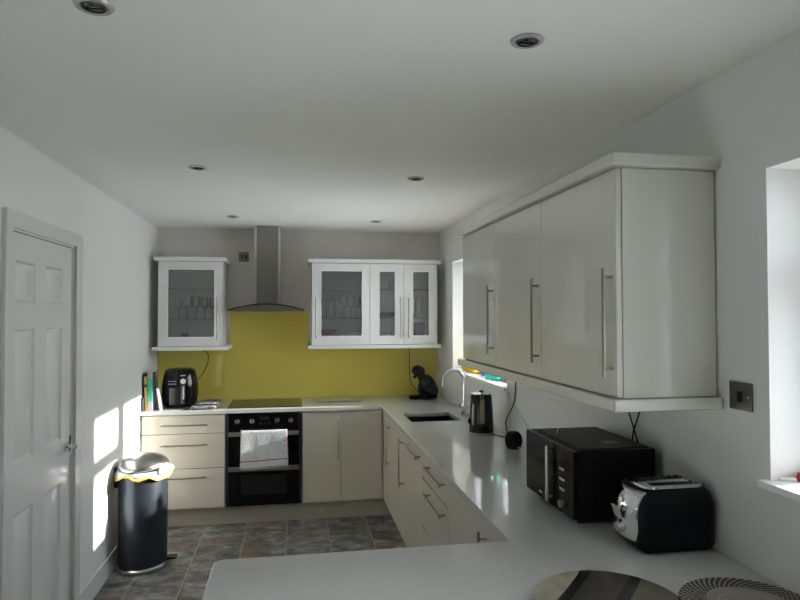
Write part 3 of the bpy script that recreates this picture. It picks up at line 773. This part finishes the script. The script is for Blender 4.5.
sm = o.modifiers.new('s', 'SOLIDIFY'); sm.thickness = .0018; sm.offset = 0

# ------------------------------------------------------------------ pod coffee machine
cx, cy = 1.135, 5.38
cm = thing('coffee_machine', 'small black rounded pod coffee machine in the back right corner', 'coffee machine', (cx, cy, WT))
Ry = lambda a: Matrix.Rotation(a, 3, 'Y')
obj('base', MB().lathe([(0, WT+.0008), (.085, WT+.0008), (.09, WT+.01), (.088, WT+.02), (.075, WT+.026), (0, WT+.026)], (cx+.03, cy, 0), 36, 1, .8), 'black_gloss', cm)
obj('drip_tray', MB().cyl((cx-.085, cy, WT+.001), (cx-.085, cy, WT+.028), .05, 30).cyl((cx-.085, cy, WT+.028), (cx-.085, cy, WT+.033), .043, 30).box(cx-.085, cx, cy-.03, cy+.03, WT+.001, WT+.022, .004), 'black_gloss', cm)
obj('body', MB().ell((cx+.035, cy, WT+.115), (.072, .068, .108), Ry(-.42), 32), 'black_gloss', cm)
obj('column', MB().tube([(cx-.02, cy, WT+.02), (cx-.028, cy, WT+.09), (cx-.015, cy, WT+.16), (cx-.035, cy, WT+.215)], [.028, .03, .032, .034], 18, 0), 'black_plastic', cm)
hd = obj('head', MB().ell((cx-.052, cy, WT+.243), (.062, .058, .052), Ry(.45), 32), 'black_gloss', cm)
obj('head_seam', MB().lathe([(.0545, -.004), (.057, 0), (.0545, .004)], (cx-.04, cy, WT+.25), 32, 1, 1, Ry(1.2)), 'dark_steel', hd)
obj('nozzle', MB().cyl((cx-.075, cy, WT+.222), (cx-.09, cy, WT+.185), .02, 20, .014), 'black_plastic', cm)
obj('nozzle_tip', MB().box(cx-.112, cx-.088, cy-.012, cy+.012, WT+.208, WT+.22, .003), 'ceramic', cm)
obj('water_tank', MB().ell((cx+.068, cy+.01, WT+.105), (.05, .06, .095), Ry(-.5), 24), 'black_gloss', cm)
o = obj('power_cord', MB().tube([(1.047, 5.62, 1.361), (1.047, 5.622, 1.15), (1.05, 5.62, 1.05), (1.075, 5.60, .99), (1.12, 5.55, .95), (1.15, 5.48, .94)], .0035, 8, 2), 'cord_red')
tag(o, 'thin brown power cord hanging down the yellow splashback to the coffee machine', 'cord')
o = obj('plug', MB().box(1.03, 1.066, 5.60, 5.635, 1.3625-.012, 1.3622, .002), 'black_plastic'); tag(o, 'small dark plug tucked under the back right pelmet', 'plug')

# ------------------------------------------------------------------ kettle
kx, ky = 1.15, 3.735
kt = thing('kettle', 'black jug kettle with a tan grip strip and bronze base', 'kettle', (kx, ky, WT))
obj('power_base', MB().cyl((kx, ky, WT+.0008), (kx, ky, WT+.012), .076, 40).cyl((kx, ky, WT+.012), (kx, ky, WT+.018), .074, 40), 'copper', kt)
obj('jug', MB().lathe([(0, WT+.0185), (.075, WT+.0185), (.0765, WT+.03), (.074, WT+.10), (.068, WT+.19), (.064, WT+.245), (.060, WT+.25), (0, WT+.25)], (kx, ky, 0), 44), 'black_gloss', kt)
obj('lid', MB().lathe([(.060, WT+.2505), (.058, WT+.256), (.03, WT+.262), (0, WT+.263)], (kx, ky, 0), 36), 'chrome', kt)
obj('lid_knob', MB().ell((kx, ky, WT+.266), (.016, .012, .008)), 'black_plastic', kt)
obj('spout', MB().prism([(ky+.05, WT+.19), (ky+.092, WT+.246), (ky+.05, WT+.246)], 0, kx-.018, kx+.018, .004), 'black_gloss', kt)
a = math.radians(-104)   # handle side, roughly toward the room
dx, dy = math.cos(a), math.sin(a)
hp = lambda r, z: (kx+dx*r, ky+dy*r, WT+z)
h = obj('handle', MB().tube([hp(.06, .235), hp(.09, .24), hp(.108, .225), hp(.108, .15), hp(.104, .09), hp(.088, .075), hp(.07, .08)], .0125, 12, 1), 'black_plastic', kt)
q = Matrix.Rotation(a, 4, 'Z')
g = MB().box(.117, .124, -.012, .012, .085, .232, .005, 3); g.bm.transform(Matrix.Translation((kx, ky, WT)) @ q)
obj('grip_strip', g, 'wood_grip', h)
obj('switch', MB().ell((kx-.078, ky-.01, WT+.085), (.012, .012, .018)), 'black_plastic', kt)
obj('power_cord', MB().tube([(kx+.07, ky-.03, WT+.006), (1.235, 3.62, WT+.005), (1.262, 3.56, WT+.012), (1.264, 3.60, .965), (1.266, 3.62, 1.01), (1.262, 3.48, 1.115), (1.264, 3.45, 1.15), (1.275, 3.46, 1.26), (1.275, 3.46, 1.357)], .0038, 8, 2), 'rubber', kt)

# speaker
sx, sy_ = 1.205, 3.31
spk = thing('smart_speaker', 'small black fabric ball speaker standing on the worktop beside the kettle', 'speaker', (sx, sy_, WT))
obj('body', MB().lathe([(0, WT+.001), (.03, WT+.001), (.041, WT+.012), (.048, WT+.035), (.0485, WT+.052), (.043, WT+.075), (.028, WT+.092), (0, WT+.098)], (sx, sy_, 0), 40), 'black_mesh', spk)
obj('indicator', MB().ell((sx+.012, sy_-.042, WT+.014), (.008, .004, .004)), 'chrome', spk)
o = obj('thin_cord', MB().tube([(1.3065, 3.71, 1.16), (1.318, 3.68, 1.14), (1.318, 3.56, 1.09), (1.318, 3.42, 1.03), (1.315, 3.33, .97), (1.308, 3.28, WT+.004)], .0018, 6, 1), 'cord_white')
tag(o, 'thin pale cord trailing down the right wall behind the ball speaker', 'cord')

# ------------------------------------------------------------------ microwave
mx0, mx1, my0, my1, mz0, mz1 = .985, 1.285, 2.06, 2.505, .93, 1.172
mw = thing('microwave', 'black microwave oven with steel bar handle on the right hand worktop', 'microwave', ((mx0+mx1)/2, (my0+my1)/2, WT))
obj('casing', MB().box(mx0, mx1, my0, my1, mz0, mz1, .004), 'black_plastic', mw)
obj('top_plate', MB().box(mx0+.02, mx1-.02, my0+.02, my1-.02, mz1+.0002, mz1+.003, .001), 'black_plastic', mw)
obj('side_recess', MB().ring((mx0+.06, mx1-.03, mz0+.03, mz1-.03), (mx0+.065, mx1-.035, mz0+.035, mz1-.035), 1, my0-.0015, my0-.0002), 'black_plastic', mw)
dr = obj('door', MB().box(mx0-.018, mx0-.0005, 2.225, my1-.001, mz0+.001, mz1-.001, .0015), 'mw_front', mw)
obj('door_window', MB().box(mx0-.0192, mx0-.0182, 2.27, my1-.03, mz0+.05, mz1-.045), 'door_gap', dr)
obj('handle', MB().box(mx0-.042, mx0-.032, 2.232, 2.252, mz0+.018, mz1-.016, .004).cyl((mx0-.033, 2.242, mz0+.035), (mx0-.018, 2.242, mz0+.035), .006, 12).cyl((mx0-.033, 2.242, mz1-.033), (mx0-.018, 2.242, mz1-.033), .006, 12), 'steel', dr)
obj('brand_mark', MB().box(mx0-.0192, mx0-.0181, 2.34, 2.365, mz0+.02, mz0+.026), 'cab_side', dr)
pn = obj('control_panel', MB().box(mx0-.016, mx0-.0005, my0+.001, 2.2235, mz0+.001, mz1-.001, .0015), 'mw_front', mw)
for z in (.087, .123, .16): obj('button', MB().box(mx0-.0205, mx0-.0162, my0+.07, my0+.112, mz0+z-.005, mz0+z+.005, .002), 'knob', pn)
obj('dial', MB().cyl((mx0-.0162, my0+.09, mz0+.035), (mx0-.03, my0+.09, mz0+.035), .016, 24, .014), 'steel', pn)
obj('display', MB().box(mx0-.0178, mx0-.0162, my0+.045, my0+.14, mz0+.185, mz0+.215), 'door_gap', pn)
for x in (mx0+.03, mx1-.03):
    for y in (my0+.04, my1-.04): obj('foot', MB().cyl((x, y, WT+.0006), (x, y, mz0+.001), .014, 14), 'rubber', mw)
obj('label_sticker', MB().box(1.14, 1.20, 2.15, 2.20, mz1+.0032, mz1+.0038), 'socket', mw)
o = obj('clear_hook', MB().tube([(1.03, 2.33, mz1+.006), (1.03, 2.33, mz1+.02), (1.035, 2.335, mz1+.03), (1.045, 2.34, mz1+.025), (1.048, 2.34, mz1+.016)], .0022, 8, 1), 'chrome')
tag(o, 'tiny clear hook lying on top of the microwave', 'hook')
for lb, P in (('black cable crossing leftward below the cabinet end, behind the microwave', [(1.300, 2.30, 1.357), (1.302, 2.29, 1.30), (1.303, 2.24, 1.22), (1.304, 2.20, 1.15), (1.305, 2.20, 1.0), (1.305, 2.2, WT+.01)]),
              ('black cable crossing rightward below the cabinet end, behind the microwave', [(1.310, 2.19, 1.357), (1.310, 2.19, 1.31), (1.311, 2.23, 1.235), (1.312, 2.26, 1.19), (1.312, 2.27, 1.05), (1.312, 2.27, WT+.01)])):
    tag(obj('cable', MB().tube(P, .0032, 8, 1), 'rubber'), lb, 'cable')

# ------------------------------------------------------------------ toaster
tx0, tx1, ty0, ty1, tz = 1.055, 1.317, 1.763, 1.96, 1.112
ts = thing('toaster', 'dark navy two slot toaster with a chrome front beside the microwave', 'toaster', ((tx0+tx1)/2, (ty0+ty1)/2, WT))
def rrect(x0, x1, y0, y1, r, n=6):
    P = []
    for cxx, cyy, a0 in ((x1-r, y1-r, 0), (x0+r, y1-r, PI/2), (x0+r, y0+r, PI), (x1-r, y0+r, 1.5*PI)):
        P += [(cxx+r*math.cos(a0+i*PI/2/n), cyy+r*math.sin(a0+i*PI/2/n)) for i in range(n+1)]
    return P
def loft(levels, n=6):
    m = MB(); rings = []
    for z, x0, x1, y0, y1, r in levels: rings.append([m.bm.verts.new((*p, z)) for p in rrect(x0, x1, y0, y1, r, n)])
    for a, b in zip(rings, rings[1:]):
        k = len(a)
        for i in range(k): m.bm.faces.new((a[i], a[(i+1) % k], b[(i+1) % k], b[i]))
    m.bm.faces.new(rings[0]); m.bm.faces.new(rings[-1]); return m
obj('body', loft([(WT+.012, tx0+.008, tx1-.004, ty0+.008, ty1-.008, .03), (WT+.03, tx0, tx1, ty0, ty1, .035), (WT+.15, tx0+.002, tx1, ty0+.001, ty1-.001, .035), (WT+.182, tx0+.012, tx1-.008, ty0+.010, ty1-.010, .035), (WT+.197, tx0+.026, tx1-.022, ty0+.026, ty1-.026, .03)]), 'navy_plastic', ts, sharp=60)
tt = obj('top_trim', loft([(WT+.1955, tx0+.030, tx1-.024, ty0+.030, ty1-.030, .03), (WT+.203, tx0+.032, tx1-.026, ty0+.032, ty1-.032, .028)]), 'chrome', ts)
for y in (ty0+.067, ty1-.067): obj('slot', MB().box(tx0+.065, tx1-.05, y-.013, y+.013, WT+.2031, WT+.2042, .0004), 'black_plastic', tt)
m = MB()
for k in range(7): m.box(tx0+.062+k*.024, tx0+.074+k*.024, ty1-.047, ty1-.040, WT+.2031, WT+.204)
for k in range(4): m.box(tx1-.046, tx1-.038, ty0+.05+k*.026, ty0+.064+k*.026, WT+.2031, WT+.204)
obj('vent_slits', m, 'black_plastic', tt)
# chrome bowed front
fp = MB(); bm = fp.bm; V = {}
nz, ny = 14, 16
for i in range(ny+1):
    for j in range(nz+1):
        u, v = i/ny*2-1, j/nz
        hw = .066+.010*v
        z = WT+.034+v*.158
        bow = .020*(1-abs(u)**2.4)*(1-.25*v)+.008*math.sin(v*PI)
        V[i, j] = bm.verts.new((tx0+.006-bow+.018*(max(0, v-.62)/.38)**2, (ty0+ty1)/2+u*hw, z))
for i in range(ny):
    for j in range(nz): bm.faces.new((V[i, j], V[i+1, j], V[i+1, j+1], V[i, j+1]))
fc = obj('front_panel', fp, 'chrome', ts); sm = fc.modifiers.new('s', 'SOLIDIFY'); sm.thickness = .012; sm.offset = 1 if False else -1
yc = (ty0+ty1)/2
obj('lever_slot', MB().box(tx0-.0235, tx0-.018, yc-.004, yc+.004, WT+.07, WT+.12, .001), 'black_plastic', fc)
lv = MB().box(-.004, .004, -.02, .02, -.022, .022, .003); lv.bm.transform(Matrix.Translation((tx0-.032, yc, WT+.115)) @ Matrix.Rotation(-.35, 4, 'Y')); lv.cyl((tx0-.031, yc, WT+.112), (tx0-.018, yc, WT+.112), .004, 10)
obj('lever', lv, 'knob', fc)
obj('dial', MB().cyl((tx0-.015, yc, WT+.066), (tx0-.032, yc, WT+.064), .018, 24, .016), 'knob', fc)
for dy_, z in ((-.032, .145), (.0, .150), (.032, .145)): obj('button', MB().cyl((tx0+.004, yc+dy_, WT+z-.004), (tx0-.0185+abs(dy_)*.22, yc+dy_, WT+z+.001), .009, 16), 'steel', fc)
for x in (tx0+.04, tx1-.03):
    for y in (ty0+.04, ty1-.04): obj('foot', MB().cyl((x, y, WT+.0006), (x, y, WT+.013), .012, 12), 'rubber', ts)

# ------------------------------------------------------------------ placemats on the peninsula
o = obj('charger_plate', MB().lathe([(0, WT+.001), (.12, WT+.001), (.175, WT+.004), (.187, WT+.0105), (.188, WT+.0125), (.185, WT+.0135), (.17, WT+.009), (.12, WT+.0065), (0, WT+.006)], (.80, 1.495, 0), 72), 'charger')
tag(o, 'round lacquered plate with gold, brown and black diagonal bands', 'plate')
o = obj('woven_placemat', MB().lathe([(0, WT+.001), (.168, WT+.001), (.172, WT+.004), (.170, WT+.008), (.11, WT+.0085), (0, WT+.0085)], (1.146, 1.415, 0), 72), 'woven')
tag(o, 'round woven placemat with a black flecked rim, at the wall side of the peninsula', 'placemat')

# ------------------------------------------------------------------ pedal bin
bx, by = -.985, 4.385
bn = thing('pedal_bin', 'tall graphite oval pedal bin with steel lid beside the left wall', 'bin', (bx, by, 0))
rx, ry = .158, .18
obj('base_ring', MB().lathe([(0, .001), (1.03, .001), (1.07, .008), (1.07, .022), (1.02, .03), (0, .03)], (bx, by, 0), 56, rx, ry), 'steel', bn)
obj('body', MB().lathe([(.96, .0305), (.97, .032), (.97, .61), (.94, .625), (.92, .625), (.92, .60), (0, .60)], (bx, by, 0), 56, rx, ry), 'bin', bn)
# liner skirt folded over the rim
m = MB(); bm = m.bm; V = {}; n = 72
for i in range(n):
    a = 2*PI*i/n; n1 = mnoise.noise(Vector((math.cos(a)*2.2, math.sin(a)*2.2, 1.3))); n2 = mnoise.noise(Vector((math.cos(a)*6, math.sin(a)*6, 4)))
    drop = .045+.028*n1+.01*n2+.012*math.cos(a*2+.6)
    for j, (t, rr) in enumerate(((0, .90), (.0, .965), (.15, 1.02), (.5, 1.05), (1, 1.06))):
        k = rr+(.03*n2+.05*max(0, math.cos(a+.35))**3)*(j > 1)
        V[i, j] = bm.verts.new((bx+rx*k*math.cos(a), by+ry*k*math.sin(a), .640-drop*t+(.004*n2 if j else 0)))
for i in range(n):
    for j in range(4): bm.faces.new((V[i, j], V[(i+1) % n, j], V[(i+1) % n, j+1], V[i, j+1]))
ln = obj('bin_liner', m, 'bag', bn, sharp=80); sm = ln.modifiers.new('s', 'SOLIDIFY'); sm.thickness = .002
P = []
for i in range(n+1):
    a = 2*PI*i/n; n1 = mnoise.noise(Vector((math.cos(a)*2.2, math.sin(a)*2.2, 1.3))); n2 = mnoise.noise(Vector((math.cos(a)*6, math.sin(a)*6, 4)))
    drop = .045+.028*n1+.01*n2+.012*math.cos(a*2+.6); k = 1.07+.03*n2+.05*max(0, math.cos(a+.35))**3
    P.append((bx+rx*k*math.cos(a), by+ry*k*math.sin(a), .640-drop+.004*n2+.004))
obj('drawstring', MB().tube(P, [.0075+.003*mnoise.noise(Vector((i*.7, 0, 0))) for i in range(n+1)], 8), 'tape', ln)
m = MB().ell((bx+.13, by-.055, .632), (.062, .075, .042), None, 32)
for v in m.bm.verts: v.co += (v.co-Vector((bx+.13, by-.055, .632)))*mnoise.noise(v.co*28)*.35
obj('bag_bulge', m, 'bag', ln, sharp=80)
lid = obj('lid', MB().lathe([(.95, .0), (1.0, .008), (1.0, .02), (.95, .034), (.8, .056), (.55, .074), (.25, .084), (0, .087)], (0, 0, 0), 56, rx, ry), 'steel', None)
for v in lid.data.vertices: pass
lid.parent = bn; lid.location = (0, 0, .645); lid.rotation_euler = (0, math.radians(-3), 0)
obj('hinge', MB().box(bx-.172, bx-.150, by-.05, by+.05, .52, .655, .008), 'black_plastic', bn)
obj('pedal', MB().box(bx+.155, bx+.215, by-.035, by+.035, .034, .046, .004), 'black_plastic', bn)

# ------------------------------------------------------------------ sill items, back window
sz = W1[2]+.0225
fl = obj('yellow_cloth', cloth_layer(1.36, 1.50, 4.62, 4.98, sz, .025, 5, .012), 'yellow'); tag(fl, 'bright yellow duster lying at the far end of the window sill', 'cloth')
o = obj('wooden_board', MB().box(1.40, 1.52, 3.92, 4.60, sz+.0005, sz+.022, .006, 3), 'board'); tag(o, 'reddish brown wooden board lying along the window sill', 'board')
def bottle(label, x, y, hh, r, body, cap, lab=None):
    b = thing('bottle', label, 'bottle', (x, y, sz))
    obj('body', MB().lathe([(0, sz+.0006), (r, sz+.0006), (r, sz+hh*.68), (r*.45, sz+hh*.82), (r*.4, sz+hh*.9), (0, sz+hh*.9)], (x, y, 0), 28), body, b)
    obj('cap', MB().cyl((x, y, sz+hh*.9+.0004), (x, y, sz+hh), r*.45, 18), cap, b)
    if lab: obj('bottle_label', MB().lathe([(r+.0006, sz+hh*.12), (r+.0006, sz+hh*.5)], (x, y, 0), 28), lab, b)
    return b
bottle('clear teal washing-up liquid bottle with a blue label on the sill', 1.365, 4.22, .125, .034, 'teal', 'white_plastic', None)
bottle('pale blue soap bottle beside the teal bottle on the sill', 1.365, 4.335, .12, .028, 'white_plastic', 'blue', 'blue')
bottle('clear teal bottle nearer the camera on the back window sill', 1.375, 4.12, .115, .033, 'teal', 'teal', None)
o = obj('jar', MB().lathe([(0, sz+.0006), (.028, sz+.0006), (.03, sz+.05), (.026, sz+.06), (0, sz+.062)], (1.47, 5.02, 0), 24), 'ceramic'); tag(o, 'small cream pot at the far corner of the window sill', 'pot')
# front window sill bits
sz2 = W2[2]+.0225
o = obj('pen', MB().cyl((1.345, 1.547, sz2+.006), (1.380, 1.531, sz2+.006), .0055, 14), 'white_plastic'); tag(o, 'white tube lying on the near window sill', 'tube')
o = obj('red_cap', MB().lathe([(0, 0.0005+sz2), (.012, sz2+.0005), (.015, sz2+.012), (.011, sz2+.024), (0, sz2+.027)], (1.400, 1.530, 0), 20), 'red'); tag(o, 'small red cap on the near window sill', 'cap')
o = obj('green_cap', MB().lathe([(0, 0.0005+sz2), (.010, sz2+.0005), (.011, sz2+.014), (.008, sz2+.026), (0, sz2+.028)], (1.425, 1.544, 0), 20), 'book_dark'); tag(o, 'small dark cap behind the red one on the near window sill', 'cap')

# ------------------------------------------------------------------ glasses and crockery
def stem(label, x, y, z):
    g = thing('wine_glass', label, 'glass', (x, y, z), 'wine glasses in the left cabinet')
    obj('bowl', MB().lathe([(.004, z+.085), (.026, z+.10), (.033, z+.13), (.031, z+.185), (.0295, z+.185), (.0315, z+.13), (.024, z+.102), (.003, z+.088)], (x, y, 0), 20), 'clear', g)
    obj('stem', MB().lathe([(0, z+.0006), (.031, z+.0006), (.030, z+.003), (.004, z+.010), (.0035, z+.086), (0, z+.086)], (x, y, 0), 20), 'clear', g)
    return g
SHF = 1.6222
g0 = stem('wine glass at the left end of the middle shelf, left cabinet', -.955, 5.46, SHF)
for k, (x, y, lb) in enumerate(((-.885, 5.44, 'second wine glass from the left in the left cabinet'), (-.815, 5.47, 'third wine glass from the left in the left cabinet'),
                                (-.745, 5.44, 'fourth wine glass from the left in the left cabinet'), (-.68, 5.47, 'wine glass at the right end in the left cabinet'))):
    dup(g0, (x, y, SHF), lb)
def tumbler(label, x, y, z, h, r, grp):
    return tag(obj('tumbler', MB().lathe([(0, z+.0006), (r*.85, z+.0006), (r, z+h), (r-.002, z+h), (r*.83, z+.008), (0, z+.008)], (x, y, 0), 20), 'clear'), label, 'glass', grp)
BF = 1.4125
tumbler('small tumbler on the floor of the left cabinet', -.90, 5.42, BF, .085, .027, 'tumblers')
tumbler('tall tumbler at the far left behind the hood-side glass door', .262, 5.42, SHF, .15, .027, 'tumblers')
tumbler('tall tumbler, second from the left behind the hood-side glass door', .318, 5.44, SHF, .15, .027, 'tumblers')
tumbler('tall tumbler, third from the left behind the hood-side glass door', .374, 5.42, SHF, .15, .027, 'tumblers')
for x, y, lb in ((.435, 5.45, 'wine glass right of the tall tumblers behind the single glass door'), (.49, 5.42, 'wine glass in the middle of the right group behind the single glass door'), (.545, 5.46, 'wine glass at the right end behind the single glass door')):
    q_ = dup(g0, (x, y, SHF), lb); q_['group'] = 'wine glasses behind the single glass door'
def dish(nm, label, x, y, z, r, h, m, cat):
    return tag(obj(nm, MB().lathe([(0, z+.0006), (r*.5, z+.0006), (r*.82, z+h*.45), (r, z+h), (r*.97, z+h), (r*.78, z+h*.5), (r*.45, z+.006), (0, z+.006)], (x, y, 0), 32), m), label, cat)
def plate(label, x, y, z, r=.105):
    return tag(obj('plate', MB().lathe([(0, z+.0006), (r*.6, z+.0006), (r, z+.009), (r*.99, z+.0105), (r*.6, z+.004), (0, z+.004)], (x, y, 0), 36), 'ceramic'), label, 'plate', 'white plates under the red bowl')
for k, lb in enumerate(('lowest white plate under the red bowl', 'second lowest white plate under the red bowl', 'middle white plate under the red bowl', 'fourth white plate under the red bowl', 'fifth white plate under the red bowl', 'top white plate directly under the red bowl')): plate(lb, .305, 5.455, BF+k*.0108)
dish('bowl', 'red bowl on the white plates behind the single glass door', .285, 5.45, BF+.0655, .09, .045, 'red', 'bowl')
dish('bowl', 'white bowl right of the red bowl behind the single glass door', .50, 5.43, BF, .08, .092, 'ceramic', 'bowl')
def mug(label, x, y, z):
    g = thing('mug', label, 'mug', (x, y, z), 'white mugs on the top shelf')
    obj('cup', MB().lathe([(0, z+.0006), (.034, z+.0006), (.037, z+.09), (.034, z+.09), (.031, z+.006), (0, z+.006)], (x, y, 0), 24), 'ceramic', g)
    obj('mug_handle', MB().tube([(x+.034, y-.0, z+.07), (x+.055, y, z+.068), (x+.058, y, z+.04), (x+.035, y, z+.022)], .005, 8, 1), 'ceramic', g)
    return g
g1 = mug('left white mug on the top shelf of the narrow cabinet', .75, 5.43, 1.8752); dup(g1, (.857, 5.45, 1.8752), 'right white mug on the top shelf of the narrow cabinet')
dish('bowl', 'dark dish on the middle shelf behind the narrow glass door', .80, 5.45, SHF, .10, .05, 'dark_ware', 'bowl')
dish('bowl', 'small white bowl at the bottom behind the narrow glass door', .79, 5.43, BF, .065, .085, 'ceramic', 'bowl')
dish('bowl', 'shallow white bowl under the stacked cups, right glass door', 1.10, 5.45, SHF, .07, .035, 'ceramic', 'bowl')
zz = SHF+.037
for k, lb in enumerate(('lower white cup of the stack behind the right glass door', 'middle white cup of the stack behind the right glass door', 'top white cup of the stack behind the right glass door')):
    x, y = 1.10+.004*k, 5.45
    if k == 0: zz = SHF+.0365
    tag(obj('cup', MB().lathe([(0, zz), (.026, zz), (.040, zz+.045), (.038, zz+.045), (.024, zz+.005), (0, zz+.005)], (x, y, 0), 24), 'ceramic'), lb, 'cup', 'stacked white cups')
    zz += .0465
tag(obj('storage_tin', MB().box(1.06, 1.15, 5.42, 5.52, BF+.0006, BF+.17, .006), 'purple'), 'purple tin at the bottom behind the right glass door', 'tin')
